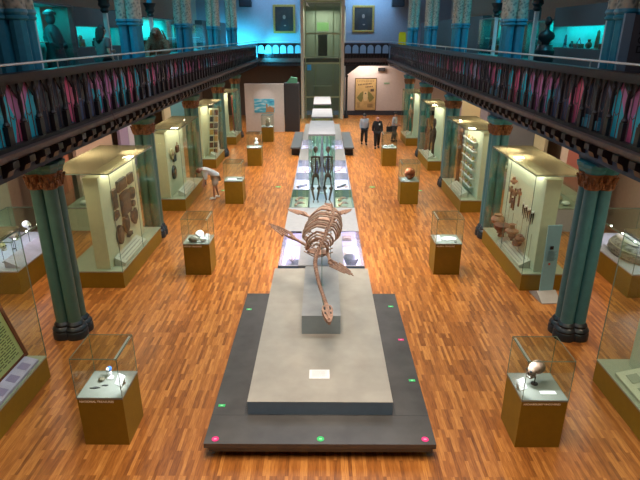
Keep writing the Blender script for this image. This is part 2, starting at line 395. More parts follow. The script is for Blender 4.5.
# ============================================================ columns
CY = [10.0, 16.0, 22.1, 28.1, 33.7]
OFFU = [(-.145, -.145), (.145, -.145), (-.145, .145), (.145, .145)]
OFF = [(-.127, -.127), (.127, -.127), (-.127, .127), (.127, .127)]
def column(mt, abm):
    t = thing('cast_iron_column', 'x', 'column')
    base = M()
    for a, b in OFF:
        base.lathe([(.235, 0), (.235, .14), (.21, .17), (.23, .21), (.21, .25), (.17, .28), (.18, .32), (.16, .35), (.13, .38)], (a, b, 0), 20)
    base.build('base', BLACKP, t, True)
    for a, b in OFF:
        M().lathe([(.132, .37), (.130, 1.5), (.126, 3.27)], (a, b, 0), 20).build('shaft', mt, t, True)
    cp = M()
    for a, b in OFF:
        cp.lathe([(.135, 3.25), (.145, 3.27), (.13, 3.30), (.14, 3.42), (.16, 3.52), (.185, 3.56)], (a, b, 0), 16)
        for tier, (z0, r0) in enumerate(((3.28, .133), (3.38, .15))):
            for k in range(8):
                an = 2 * PI * (k + .5 * tier) / 8; cx, cy = a + r0 * math.cos(an), b + r0 * math.sin(an)
                o = Vector((math.cos(an), math.sin(an), 0))
                P = Vector((cx, cy, z0))
                cp.tube([P, P + o * .015 + Vector((0, 0, .07)), P + o * .04 + Vector((0, 0, .12)), P + o * .055 + Vector((0, 0, .10))], [.028, .032, .023, .01], 6)
    cp.build('capital', COPPER, t, True)
    ab = M()
    for a, b in OFF:
        ab.lathe([(.17, 3.55), (.20, 3.60), (.21, 3.64), (.24, 3.68), (.25, 3.74), (.20, 3.76)], (a, b, 0), 8)
    ab.build('abacus', abm, t)
    M().box(-.22, .22, -.42, .42, 3.74, 3.98).box(-.17, .17, -.62, .62, 3.86, 3.98).build('impost_block', NAVY if abm is ABL else BLUEP, t)
    return t
ABL = mat('abacus_green', (.055, .16, .125), .4); ABR = mat('abacus_blue_green', (.03, .22, .26), .4)
ordn = ['nearest', 'second nearest', 'third', 'fourth', 'farthest']
besides = {-1: ['by the tall case of carved stones', 'beyond the case of carved stones', 'behind the bending visitor', 'by the far tall case with a leaning oar', 'beside the white partition wall'],
           1: ['by the tall case of brown pots', 'beyond the case of brown pots', 'by the case of white specimen steps', 'by the case with dark carved figures', 'behind the visitor with a bag']}
for s in (-1, 1):
    base = column(GREEN if s < 0 else BLUEGR, ABL if s < 0 else ABR)
    for k, y in enumerate(CY):
        lab = '%s clustered %s iron column on %s, %s' % (ordn[k], 'green' if s < 0 else 'blue-green', 'left' if s < 0 else 'right', besides[s][k])
        if k == 0:
            base.location = (s * 5.32 - .055, y, 0); base['label'] = lab; base['group'] = 'cast iron columns of the %s aisle' % ('left' if s < 0 else 'right')
        else: dup(base, (s * 5.32 - .055, y, 0), label=lab)
# gallery columns
def gcolumn():
    t = thing('gallery_column', 'x', 'column')
    M().box(-.38, .38, -.38, .38, 0, .16).box(-.34, .34, -.34, .34, .16, .22).build('base', TEAL, t)
    for a, b in OFFU:
        M().lathe([(.145, .2), (.15, .24), (.14, .28), (.138, 1.86)], (a, b, 0), 8).build('lower_shaft', TEAL, t)
    r = M()
    for a, b in OFFU: r.lathe([(.14, 1.84), (.18, 1.87), (.18, 1.90), (.155, 1.92), (.19, 1.97), (.175, 2.02)], (a, b, 0), 16)
    r.build('ring', TEAL, t, True)
    for a, b in OFFU:
        M().lathe([(.162, 2.0), (.165, 4.5), (.16, 5.58)], (a, b, 0), 18).build('patterned_shaft', SCROLL, t, True)
    return t
g = gcolumn(); first = True
gb = {-1: ['cut by the left edge of the picture', 'to the right of the long-haired visitor', 'right of the shaggy brown ape', 'second from the far wall', 'nearest the far wall'],
      1: ['behind the tall grey text panel', 'left of the dark bust', 'between two glass cases', 'second from the far wall', 'beside the yellow sign']}
for s in (-1, 1):
    for k, y in enumerate(CY):
        lab = 'teal gallery column with patterned upper shaft on %s gallery, %s' % ('left' if s < 0 else 'right', gb[s][k])
        gr = 'patterned columns of the %s gallery' % ('left' if s < 0 else 'right')
        if first: g.location = (s * 5.34 - .06, y, 4.4); g['label'] = lab; g['group'] = gr; first = False
        else: dup(g, (s * 5.34 - .06, y, 4.4), label=lab, group=gr)

# ============================================================ freestanding plinth cases
W2 = .345
def plinth_case(s, words):
    "s = side on which the lamp bar sits"
    t = thing('plinth_case', 'x', 'display case')
    pl = M().box(-W2, W2, -W2, W2, 0, .86).build('plinth', OCHRE, t)
    M().box(-W2 - .004, W2 + .004, -W2 - .004, W2 + .004, .86, .89).build('deck', DECK, t)
    h = .008
    gl = [('glass_front', (-W2, W2, -W2, -W2 + h)), ('glass_back', (-W2, W2, W2 - h, W2)), ('glass_left', (-W2, -W2 + h, -W2 + h, W2 - h)), ('glass_right', (W2 - h, W2, -W2 + h, W2 - h))]
    for nm, (a, b, c, d) in gl: M().box(a, b, c, d, .892, 1.56).build(nm, GLASS, t)
    M().box(-W2, W2, -W2, W2, 1.56, 1.57).build('glass_top', GLASS, t)
    e = M()
    for a in (-1, 1):
        for b in (-1, 1): e.box(a * W2 - .004, a * W2 + .004, b * W2 - .004, b * W2 + .004, .89, 1.572)
        e.box(-W2, W2, a * W2 - .004, a * W2 + .004, 1.564, 1.574).box(a * W2 - .004, a * W2 + .004, -W2, W2, 1.564, 1.574)
    e.build('glass_seams', EDGE, t)
    M().box(*sorted((s * (W2 - .05), s * (W2 - .01))), -W2 + .02, W2 - .02, 1.53, 1.558).build('lamp_bar', STEEL, t)
    if words: text('plinth_lettering', words, .050 if len(words) < 20 else .041, mat('lettering_cream', (.9, .8, .6), .6), pl, (-W2 + .03, -W2 - .001, .80), (PI / 2, 0, 0))
    return t
PC = []
def place_case(x, y, s, lab, words=''):
    t = plinth_case(s, words); t.location = (x, y, 0); t['label'] = lab; t['group'] = 'glass topped ochre plinth cases'
    spot('case_lamp', (x + s * .30, y, 1.525), (x - s * .02, y - .06, .89), 28, (.92, .95, 1), 1.15, .012, .5)
    spot('case_lamp', (x + s * .30, y + .2, 1.525), (x, y + .1, .89), 10, (.92, .95, 1), 1.7, .012, 1)
place_case(-3.37, 6.97, 1, 'nearest left ochre plinth case with a small blue and white figurine', 'NATIONAL TREASURES')
place_case(3.34, 6.95, -1, 'nearest right ochre plinth case with a brown skull on a stand', 'ARCHAEOLOGY UNCOVERED')
place_case(-3.33, 13.32, 1, 'second ochre plinth case on left, with white shells and a grey stone', 'HIDDEN TREASURES')
place_case(3.31, 13.37, -1, 'second ochre plinth case on right, nearly empty with a white card', 'MINERAL TREASURES')
place_case(-3.37, 19.75, 1, 'ochre plinth case beside the bending visitor, with flat papers')
place_case(3.26, 19.75, -1, 'ochre plinth case on right holding a large reddish brown ball')
place_case(-3.36, 26.07, 1, 'fourth ochre plinth case on left, holding a small white bust')
place_case(3.24, 26.07, -1, 'ochre plinth case nearest the walking visitors, with white pieces')
place_case(-3.34, 32.37, 1, 'farthest ochre plinth case, holding a grey stone, before beach picture')
def T1(name, m, mt, lab, cat, loc=(0, 0, 0), smooth=True, group=None):
    "thing that is one mesh built in local coordinates"
    o = m.build(name, mt, None, smooth, loc); return tag(o, lab, cat, group)
def card(lab, loc, w=.14, d=.10, rz=0, tilt=.5, mt=None, lines=True, group=None, name='label_card'):
    t = thing(name, lab, 'label', loc, rz, group)
    R = Matrix.Rotation(tilt, 4, 'X')
    hh = d * math.sin(tilt) / 2 + .004
    M().box(-w / 2, w / 2, -d / 2, d / 2, -.004, .004, Matrix.Translation((0, 0, hh + .004)) @ R).build('board', mt or WHITE, t); bd = [c for c in t.children][0]
    if tilt > .2: M().prism([(d / 2 * math.cos(tilt) - .012, 0), (d / 2 * math.cos(tilt) - .002, 0), (d / 2 * math.cos(tilt) - .002, 2 * hh - .012), (d / 2 * math.cos(tilt) - .012, 2 * hh - .018)], 'x', -w / 3, w / 3).build('foot', mt or WHITE, t)
    if lines:
        m = M(); n = 6
        for k in range(n):
            m.box(-w * .42, w * (.42 - .1 * (k % 3)), d * (.36 - .13 * k) - .004, d * (.36 - .13 * k), .004, .005, Matrix.Translation((0, 0, hh + .004)) @ R)
        m.build('printed_lines', mat('print_grey', (.28, .28, .28), .7), bd)
    return t
# case 1 left
z = .891
t = thing('figurine', 'small white figurine with a blue head in nearest left plinth case', 'figurine', (-3.385, 7.12, z))
M().lathe([(.05, 0), (.055, .02), (.03, .04), (.02, .06), (.035, .09), (.03, .12), (.015, .14)], n=14).build('body', WHITE, t, True)
M().ball((0, 0, .175), .042, 12).build('head', mat('blue_glaze', (.06, .16, .55), .2), t, True)
M().ball((-.012, -.02, .18), .033, 12).build('face', WHITE, t, True)
T1('stone', M().ball((0, 0, .035), (.055, .05, .035), 9).rough(.006, 1), mat('olive_stone', (.16, .14, .09), .7, var=.3), 'squat olive stone left of the blue figurine', 'stone', (-3.49, 7.04, z))
T1('spearhead', M().prism([(-.11, -.012), (-.03, -.026), (.05, 0), (-.02, .02)], 'z', 0, .015), mat('dark_flint', (.05, .05, .05), .4), 'long dark flint spearhead lying left in nearest left plinth case', 'stone tool', (-3.50, 6.86, z), False)
T1('arrowhead', M().prism([(-.045, -.01), (.03, -.014), (.05, .01), (-.02, .018)], 'z', 0, .012), MATS['dark_flint'], 'small dark flint flake right of the long spearhead', 'stone tool', (-3.40, 6.92, z), False)
card('white label card leaning beside the blue figurine in nearest left case', (-3.17, 6.97, z), .15, .17, -.5, .9)
# case 1 right : skull
def skull(lab, loc, rz, mt, sc=1, stand=.16):
    t = thing('skull', lab, 'skull', loc, rz); t.scale = (sc,) * 3
    c = M().ball((0, .02, stand + .10), (.078, .098, .080), 16)
    c.ball((0, -.055, stand + .075), (.058, .045, .055), 12); c.build('cranium', mt, t, True)
    M().ball((-.027, -.093, stand + .085), (.018, .014, .018), 10).build('eye_socket', BLACK, t, True)
    M().ball((.027, -.093, stand + .085), (.018, .014, .018), 10).build('eye_socket', BLACK, t, True)
    M().prism([(-.012, stand + .045), (.012, stand + .045), (0, stand + .072)], 'y', -.104, -.09).build('nose_hole', BLACK, t)
    M().prism([(-.042, stand + .035), (.042, stand + .035), (.03, stand - .01), (-.03, stand - .01)], 'y', -.092, -.02).build('jaw', mt, t); jw = t.children[-1]
    m = M()
    for k in range(7): m.box(-.03 + k * .009, -.023 + k * .009, -.096, -.09, stand + .008, stand + .022)
    m.build('teeth', WHITE, jw)
    M().cone((0, .02, 0), (0, .02, stand + .03), .006).lathe([(.04, 0), (.04, .006), (.01, .008)], (0, .02, 0), 16).build('stand', BLACK, t, True)
    return t
SK = mat('skull_brown', (.22, .14, .10), .5, var=.4, scale=18)
skull('brown human skull on a thin stand in nearest right plinth case', (3.30, 7.0, z), -1.15, SK, 1.4, .12)
card('white label card left of the brown skull', (3.08, 6.90, z), .15, .17, .45, .9)
T1('paper_strip', M().box(-.12, .12, -.04, .04, 0, .006), WHITE, 'pale paper strip lying before the brown skull', 'paper', (3.45, 6.78, z), False)
# case 2 left
T1('white_shell', M().lathe([(.02, 0), (.09, .03), (.12, .10), (.09, .17), (.03, .21), (.004, .22)], n=16, mtx=Matrix.Rotation(.35, 4, 'Y')), WHITE, 'large white domed shell in second left plinth case', 'shell', (-3.34, 13.36, z + .03))
T1('stone', M().ball((0, 0, .08), (.15, .11, .08), 10).rough(.012, 3), mat('grey_green_stone', (.17, .16, .12), .7, var=.3), 'grey green stone before the large white shell', 'stone', (-3.42, 13.12, z))
T1('white_shell', M().ball((0, 0, .07), (.09, .07, .07), 12), WHITE, 'small round white shell at right in second left plinth case', 'shell', (-3.17, 13.13, z))
card('upright white card at right of second left plinth case', (-3.09, 13.3, z), .12, .16, -.4, 1.1)
card('white card standing at left in second right plinth case', (3.05, 13.22, z), .15, .17, .4, .9)
T1('flat_specimen', M().ball((0, 0, .02), (.2, .14, .02), 14), WHITE, 'flat white specimen lying in second right plinth case', 'specimen', (3.38, 13.35, z))
T1('small_pebble', M().ball((0, 0, .02), (.05, .04, .02), 10), mat('pebble', (.3, .3, .28), .6), 'small grey pebble right in second right plinth case', 'pebble', (3.5, 13.12, z))
# case 3
T1('paper_sheet', M().box(-.22, .12, -.1, .1, 0, .01), WHITE, 'flat white paper sheet in plinth case beside bending visitor', 'paper', (-3.4, 19.7, z), False)
T1('model_boat', M().prism([(-.08, 0), (.08, 0), (.12, .05), (-.12, .05)], 'y', -.03, .03), mat('boat_grey', (.3, .3, .3), .6), 'small grey boat shape at right in case beside bending visitor', 'model', (-3.18, 19.7, z), False)
BALLM = ramp_mat('red_brown_agate', [(.3, (.10, .02, .012)), (.55, (.36, .09, .03)), (.7, (.55, .2, .08))], (1, 1, 3), rough=.18, ns=2)
T1('polished_stone_ball', M().ball((0, 0, .225), (.2, .2, .225), 24), BALLM, 'large polished reddish brown stone ball in right plinth case', 'stone ball', (3.29, 19.75, z))
T1('white_chip', M().ball((0, 0, .03), (.05, .04, .03), 8), WHITE, 'white chip lying left before the reddish ball', 'specimen', (3.02, 19.55, z))
t = thing('bust', 'small white bust in fourth left plinth case', 'bust', (-3.28, 26.1, z))
M().lathe([(.10, 0), (.10, .03), (.05, .06), (.06, .09), (.12, .15), (.10, .22), (.04, .26)], n=14).build('torso', WHITE, t, True)
M().ball((0, 0, .33), (.07, .085, .09), 12).build('head', WHITE, t, True)
for q, (a, b) in enumerate(((-.2, -.05), (.0, -.12), (.16, .02))):
    T1('carved_piece', M().ball((0, 0, .05), (.07, .05, .05 + .02 * q), 8).rough(.008, q), WHITE, ['left white carved piece in case near the walking visitors', 'middle white carved piece in case near the walking visitors', 'right white carved piece in case near the walking visitors'][q], 'carving', (3.24 + a, 26.05 + b, z))
T1('paper_sheet', M().box(-.22, .22, -.1, .1, 0, .01), WHITE, 'flat white sheet around the white bust in fourth left case', 'paper', (-3.4, 25.9, z), False)
T1('carved_stone', M().lathe([(.12, 0), (.14, .1), (.12, .25), (.15, .33), (.1, .44), (.03, .48)], n=9).rough(.015, 5), mat('grey_beige_stone', (.32, .27, .2), .8, var=.3), 'grey beige carved stone in farthest plinth case', 'carving', (-3.33, 32.37, z))

# ============================================================ tall side cases
def showcase(s, y0, y1, xin, depth, lab, ph=.46, top=2.95, panel=(.34, CREAM), rail=True, pm=None, roofm=None, pe=.55):
    "s side, xin distance of the nave-side face from the axis"
    t = thing('tall_showcase', lab, 'display case', (s * xin, y0, 0), group=None)
    L = y1 - y0
    def X(a, b): return sorted((s * a, s * b))
    M().box(*X(0, depth), 0, L, 0, ph - .03).build('plinth', pm or OCHRE, t)
    M().box(*X(-.005, depth), -.005, L, ph - .03, ph).build('deck', SAGE, t)
    h = .01
    M().box(*X(0, h), 0, L, ph, top).build('glass_front', GREENGLASS, t)
    M().box(*X(h, depth), 0, h, ph, top).build('glass_side', GREENGLASS, t)
    M().box(*X(h, depth), L - h, L, ph, top).build('glass_side', GREENGLASS, t)
    M().box(*X(depth - h, depth), h, L - h, ph, top).build('glass_back', GREENGLASS, t)
    M().box(*X(-.01, depth + .01), -.01, L + .01, top, top + .045).build('roof', roofm or ROOFGLASS, t)
    e = M()
    for a in (0, depth):
        for b in (0, L): e.box(s * a - .006, s * a + .006, b - .006, b + .006, ph, top)
        e.box(s * a - .01, s * a + .01, 0, L, top - .012, top + .012)
    e.box(*X(0, depth), -.012, .012, top - .012, top + .012).box(*X(0, .012), L * .5 - .004, L * .5 + .004, ph, top)
    e.build('glass_seams', EDGE, t)
    if panel:
        po, pmx = panel
        M().box(*X(po, min(po + .36, depth - .1)), .12, L - pe, ph, top - .12).build('display_panel', pmx, t)
    if rail:
        R = M().prism([(s * .04, ph), (s * .31, ph), (s * .31, ph + .22), (s * .04, ph + .08)], 'y', .35, L * .62)
        ld = R.build('label_desk', mat('label_desk_pale', (.55, .54, .46), .6), t)
        m = M()
        for k in range(7):
            y = .5 + k * (L * .62 - .7) / 7
            for j in range(3):
                xa = .06 + .08 * j; zz = ph + .08 + (xa - .04) * .52
                m.box(*X(xa, xa + .05), y, y + .2, zz + .014, zz + .018)
        m.build('printed_notes', mat('print_pale_grey', (.36, .36, .33), .7), ld)
    area('showcase_lamp', (s * (xin + .22), y0 + L * .5, top - .03), (.12, L * .8), 15, (1, .93, .74), (0, -s * .35, 0))
    return t
SC = {}
SC['L1'] = showcase(-1, 12.17, 15.5, 5.03, 1.5, 'tall left glass case with dark carved stones on a cream panel')
SC['R1'] = showcase(1, 12.08, 15.5, 4.95, 1.15, 'tall right glass case with brown pots and axes on a pale panel', panel=(.32, PALE))
SC['L2'] = showcase(-1, 18.52, 21.6, 5.0, 1.0, 'tall glass case on left in front of the bending visitor', panel=(.55, CREAM))
SC['R2'] = showcase(1, 18.4, 21.6, 4.95, 1.15, 'tall glass case on right with stepped white shelves', panel=(.62, PALE))
SC['L3'] = showcase(-1, 25.2, 27.6, 5.15, .9, 'tall glass case on left with a leaning rack of framed specimens', panel=(.6, CREAM))
SC['R3'] = showcase(1, 24.8, 27.6, 4.95, .9, 'tall glass case on right with dark carved figures', panel=(.6, PALE))
SC['L4'] = showcase(-1, 31.2, 33.2, 5.1, .8, 'farthest tall glass case on left with a leaning red oar', panel=(.6, CREAM))
SC['R4'] = showcase(1, 30.9, 33.2, 4.8, .9, 'farthest tall glass case on right with a brown skeleton', panel=(.65, PALE))
SC['L0'] = showcase(-1, 4.6, 8.4, 5.12, 1.5, 'nearest left tall glass case with green text board, cut by frame', panel=None, rail=False)
SC['R0'] = showcase(1, 4.6, 8.35, 5.03, 1.5, 'nearest right tall glass case with a pale panel, cut by frame', panel=(.50, PALE), rail=False, pe=.15)
# text board in L0
t = thing('text_board', 'green text board with a dark red frame in nearest left case', 'board', (-5.45, 6.3, .60))
SHR = Matrix(((1, 0, 0, 0), (0, 1, -.34, 0), (0, 0, 1, 0), (0, 0, 0, 1)))
M().box(-.02, .02, 0, 1.95, 0, 1.8, SHR).build('board', mat('board_green', (.58, .70, .30), .6), t); tb = t.children[0]
M().box(-.03, .045, 1.95, 2.02, -.07, 1.87, SHR).box(-.03, .045, -.07, 0, -.07, 1.87, SHR).box(-.03, .045, 0, 1.95, -.07, 0, SHR).box(-.03, .045, 0, 1.95, 1.8, 1.87, SHR).build('frame', mat('dark_red_wood', (.13, .025, .015), .4), t)
m = M()
for k in range(30):
    y = .12
    while y < 1.8:
        l = random.uniform(.05, .22); m.box(.02, .024, y, min(y + l, 1.85), 1.7 - k * .055, 1.718 - k * .055, SHR); y += l + .035
m.build('printed_lines', mat('print_dark_green', (.10, .13, .05), .7), tb)
t = thing('graphic_panel', 'lilac graphic label panel lying beneath the green text board', 'panel', (-5.36, 7.2, .462))
M().prism([(-.03, 0), (.20, 0), (.20, .05), (-.03, .12)], 'y', -1.0, 1.0).build('desk', LILAC, t)
for k in range(5): M().box(-.08, .08, -.8 + k * .36, -.62 + k * .36, .0, .004, Matrix.Translation((.09, 0, .086)) @ Matrix.Rotation(.295, 4, 'Y')).build('picture', mat('print_violet', (.30, .24, .45), .6), t)
t = thing('graphic_panel', 'cream graphic label panel in nearest right case', 'panel', (5.3, 6.9, .462))
M().prism([(-.20, 0), (.22, 0), (.22, .16), (-.20, .05)], 'y', -1.1, .95).build('desk', mat('graphic_cream', (.55, .54, .40), .6), t)
for k in range(5): M().box(-.1, .08, -.85 + k * .36, -.62 + k * .36, .0, .004, Matrix.Translation((0, 0, .112)) @ Matrix.Rotation(-.255, 4, 'Y')).build('picture', mat('print_grey_green', (.30, .32, .24), .6), t)

# ---- carved stones on L1 panel (face at x = -5.53)
STN = [mat('stone_dark', (.04, .036, .028), .7, var=.4, scale=12), mat('stone_brown', (.085, .062, .042), .7, var=.4, scale=12)]
def slab(lab, y, zc, w, h, shape, mt, x=-5.365, dp=.07, s=1):
    m = M(); n = 14
    if shape == 'rect': pts = [(-w / 2, -h / 2), (w / 2, -h / 2 * .95), (w / 2 * .96, h / 2), (0, h / 2 * 1.05), (-w / 2, h / 2 * .96)]
    elif shape == 'round': pts = [(w / 2 * math.cos(2 * PI * k / n), h / 2 * math.sin(2 * PI * k / n)) for k in range(n)]
    elif shape == 'heart': pts = [(0, -h / 2), (w / 2 * .8, -h * .2), (w / 2, h * .15), (w * .32, h / 2), (0, h * .32), (-w * .32, h / 2), (-w / 2, h * .15), (-w / 2 * .8, -h * .2)]
    else: pts = [(-w / 2, -h / 2), (w / 2, -h * .3), (w * .3, h / 2), (-w * .4, h * .35)]
    m.prism(pts, 'x', 0, s * dp)
    t = thing('carved_stone', lab, 'carving', (x, y, zc), group='carved stones in the tall left case')
    m.build('slab', mt, t)
    r = M().prism([(a * .72, b * .72) for a, b in pts], 'x', s * dp, s * (dp + .015))
    r.build('relief', STN[1] if mt is STN[0] else STN[0], t)
for a in [('large dark stone slab at top left of cream panel', 13.62, 2.32, .62, .30, 'rect', 0), ('brown squared stone at top right of cream panel', 14.3, 2.32, .34, .28, 'rect', 1),
          ('brown stone under the top right stone of cream panel', 14.3, 1.9, .34, .34, 'round', 1), ('tall inscribed slab in middle of cream panel', 13.75, 1.78, .62, .62, 'rect', 0),
          ('small pale squared stone at upper left of cream panel', 13.05, 2.2, .24, .28, 'rect', 1), ('small brown stone at left of tall inscribed slab', 13.05, 1.95, .22, .24, 'rect', 1),
          ('black stone at left below the small brown stone', 13.05, 1.66, .28, .22, 'frag', 0), ('small dark round stone right of tall inscribed slab', 14.28, 1.6, .24, .18, 'round', 0),
          ('brown leaf-shaped stone low in middle of cream panel', 13.6, 1.2, .4, .5, 'heart', 1), ('brown heart-shaped stone low right on cream panel', 14.25, 1.22, .46, .44, 'heart', 1),
          ('round dark shield stone low left on cream panel', 13.1, 1.10, .40, .52, 'round', 0), ('thin brown stone strip at bottom of cream panel', 13.75, .88, .3, .10, 'rect', 1)]:
    slab(a[0], a[1], a[2], a[3], a[4], a[5], STN[a[6]])
# ---- pots and axes on R1 panel (face x = 5.45)
POT = [mat('pot_brown', (.14, .05, .022), .5, var=.35, scale=10), mat('pot_tan', (.27, .13, .065), .5, var=.3, scale=10)]
def pot(lab, y, zc, r, mt, kind=0):
    t = thing('clay_pot', lab, 'pot', (5.27 - r - .005, y, zc), group='clay pots in the tall right case')
    P = [[(.3, -.7), (.8, -.5), (1, 0), (.8, .45), (.5, .6), (.62, .8)], [(.35, -.8), (.4, -.6), (.95, -.1), (.9, .1), (.4, .4), (.35, .9), (.5, 1)], [(.4, -.9), (.3, -.5), (.9, .1), (1, .5), (.95, .55)]][kind]
    M().lathe([(a * r, b * r) for a, b in P], n=14).build('body', mt, t, True)
    M().tube([(0, r * .8, r * .4), (0, r * 1.15, r * .35), (0, r * 1.2, 0), (0, r * .9, -r * .2)], .018, 6).build('handle', mt, t, True)
    M().cone((r * .2, 0, -r * .5), (r + .004, 0, -r * .5), .012).build('peg', STEEL, t)
for a in [('small dark pot at top left of pale panel', 14.0, 2.33, .11, 0, 1), ('round tan pot low left on pale panel', 14.62, 1.02, .20, 1, 0), ('wide brown footed bowl low on pale panel', 14.1, .92, .24, 0, 2),
          ('pale tan jar low in middle of pale panel', 13.45, 1.1, .19, 1, 1), ('small brown jug low right on pale panel', 13.0, 1.05, .13, 0, 0), ('small brown cup under the round tan pot', 14.65, .72, .13, 0, 2),
          ('brown jug at lower right of pale panel', 13.15, .87, .13, 0, 0), ('dark cup beside wide footed bowl', 13.62, .86, .11, 0, 2)]:
    pot(a[0], a[1], a[2], a[3], POT[a[4]], a[5])
for k, (y, zc, l) in enumerate([(14.35, 1.85, .5), (14.05, 1.8, .62), (13.72, 1.95, .5), (14.2, 1.65, .3)]):
    t = thing('hafted_axe', ['leftmost brown axe of four on pale panel', 'longest brown axe on pale panel', 'rightmost brown axe of four on pale panel', 'short brown axe on pale panel'][k], 'axe', (5.265, y, zc), group='brown axes in the tall right case')
    M().box(-.035, 0, -.022, .022, -l / 2, l / 2).build('handle', POT[0], t)
    M().prism([(-.12, l * .2), (.12, l * .1), (.14, l * .4), (-.1, l * .35)], 'x', -.05, -.004).build('blade', POT[0], t)
for k in range(7):
    t = thing('dark_spike', 'thin dark spike in the hanging row on pale panel', 'spike', (5.265, 13.35 - k * .12, 1.75 - .05 * (k % 2)), group='thin dark spikes hanging in a row on the pale panel')
    M().cone((-.02, 0, -.18), (-.02, 0, .12), .006, .022, 6).build('blade', BLACKP, t)
    M().box(-.035, 0, -.015, .015, .12, .17).build('tag', WHITE, t)
# rods under pots
for k in range(6):
    t = T1('mount_rod', M().cone((0, 0, 0), (0, 0, .9 + .1 * (k % 3)), .006, n=6), mat('rod_tan', (.34, .28, .16), .5), 'thin tan mounting rod standing before the pale panel', 'rod', (5.22, 12.5 + .35 * k, .46), group='thin mounting rods before the pale panel')
# ---- leaning pale blue sign by R1
t = thing('information_stand', 'tall pale blue information board on folded foot beside right column', 'sign', (5.44, 11.70, 0), .1)
M().box(-.17, .17, -.012, .012, .05, 1.86, Matrix.Rotation(-.03, 4, 'X')).build('board', mat('pale_blue_board', (.24, .52, .58), .4), t)
M().prism([(-.34, 0), (.34, 0), (.34, .02), (0, .20), (-.34, .02)], 'x', -.24, .24).build('folded_foot', mat('foot_grey', (.38, .37, .33), .5), t)
M().box(-.08, .0, -.03, -.014, 1.28, 1.36).build('photo', CHAR, t)
M().box(-.06, -.02, -.03, -.014, .88, .93).build('photo', mat('dull_red', (.4, .08, .05), .5), t)
m = M()
for k in range(9): m.box(-.12, .10 - .02 * (k % 3), -.03 - .0005, -.02, .98 - k * .03 + .25, .988 - k * .03 + .25)
m.build('printed_lines', mat('print_teal', (.1, .25, .3), .6), t)
# ---- contents of the other tall cases
for k in range(4):                       # L2: round dark items on left panel
    t = thing('hanging_instrument', ['round pale dish', 'small square dark box', 'black round shield', 'small brown hanging pouch'][k] + ' hung in the case before bending visitor', 'instrument', (-5.54, 19.2 + (.0, .25, .1, .75)[k], (1.95, 1.75, 1.25, 2.0)[k]))
    mt = [mat('dish_tan', (.5, .4, .2), .5), BLACKP, BLACKP, POT[0]][k]; r = (.2, .14, .26, .15)[k]
    if k in (0, 2): M().cone((0, 0, 0), (.06, 0, 0), r, r * .9, 18).build('disc', mt, t); M().ball((.06, 0, 0), (.03, r * .35, r * .35), 10).build('boss', POT[1], t, True)
    else: M().box(0, .08, -r, r, -r * .8, r * .8, bev=.01).build('body', mt, t); M().tube([(.04, -r, r * .7), (.04, 0, r * 1.7), (.04, r, r * .7)], .012, 6).build('strap', POT[1], t)
for r in range(6):                       # R2: rows of white steps with specimens
    t = thing('specimen_shelf', ['top', 'second', 'third', 'fourth', 'fifth', 'lowest'][r] + ' white shelf of specimens in the tall right case behind plinth case', 'shelf', (5.56, 19.1, .72 + .33 * r if True else 0))
    t['label'] = ['lowest', 'fifth', 'fourth', 'third', 'second', 'top'][r] + ' white shelf of small specimens in third tall right case'
    M().box(-.16, 0, 0, 1.5, 0, .03).build('board', WHITE, t)
    for k in range(7):
        y = .12 + k * .2
        m = M().lathe([(.05, .03), (.06, .08), (.03, .14 + .03 * (k % 2)), (.015, .17)], (-.08, y, 0), 9) if (k + r) % 2 else M().ball((-.08, y, .08), (.05, .06, .05), 9)
        m.build('specimen', BONE2 if (k + r) % 3 else mat('gold_specimen', (.5, .36, .1), .5), t, True)
t = thing('carved_pole', 'tall brown carved pole standing in case with stepped white shelves', 'pole', (5.4, 20.9, .46))
M().lathe([(.09, 0), (.10, .1), (.06, .2), (.09, .5), (.06, .7), (.10, 1.0), (.07, 1.25), (.10, 1.5), (.05, 1.7), (.09, 1.85), (.03, 2.0)], n=10).build('shaft', POT[0], t, True)
M().ball((0, 0, 2.05), (.09, .09, .11), 10).build('head', POT[0], t, True)
# L3 framed rack
t = thing('specimen_rack', 'leaning cream rack of dark framed specimens in third tall left case', 'rack', (-5.60, 25.75, .462), -.75)
R = Matrix.Rotation(-.10, 4, 'X')
M().box(-.05, 0, 0, .55, 0, 2.3, R).build('board', CREAM, t)
for a in range(2):
    for b in range(7):
        m = M().box(0, .025, .05 + a * .25, .25 + a * .25, .12 + b * .31, .36 + b * .31, R); m.build('framed_specimen', [GOLD, POT[0], STN[0]][(a + b) % 3], t)
t = thing('white_sculpture', 'white blocky sculpture in third tall left case', 'sculpture', (-5.50, 27.1, .46))
M().prism([(-.2, 0), (.2, 0), (.16, .3), (.1, .7), (-.12, .7), (-.16, .4)], 'y', -.2, .2).build('body', WHITE, t)
# R3 dark figures
for k, (y, h) in enumerate(((25.6, 1.9), (26.5, 1.4), (27.3, 1.7))):
    t = thing('carved_figure', ['tallest', 'shortest', 'farthest'][k] + ' dark carved wooden figure in tall right case behind blue column', 'sculpture', (5.3, y, .46))
    m = M().lathe([(.12, 0), (.12, .06), (.07, .1), (.06, h * .35), (.11, h * .5), (.12, h * .66), (.05, h * .76)], n=10)
    m.tube([(0, -.13, h * .66), (0, -.17, h * .5), (0, -.08, h * .42)], .03, 6).tube([(0, .13, h * .66), (0, .17, h * .5), (0, .08, h * .42)], .03, 6)
    m.build('body', mat('dark_carving', (.07, .03, .02), .5, var=.4), t, True)
    M().ball((0, 0, h * .87), (.08, .08, h * .12), 10).cone((-.05, 0, h * .87), (-.13, 0, h * .86), .02, .01).build('head', MATS['dark_carving'], t, True)
    M().lathe([(.2, 0), (.2, .03)], n=12).build('stand', WHITE, t, loc=(0, 0, -.001))
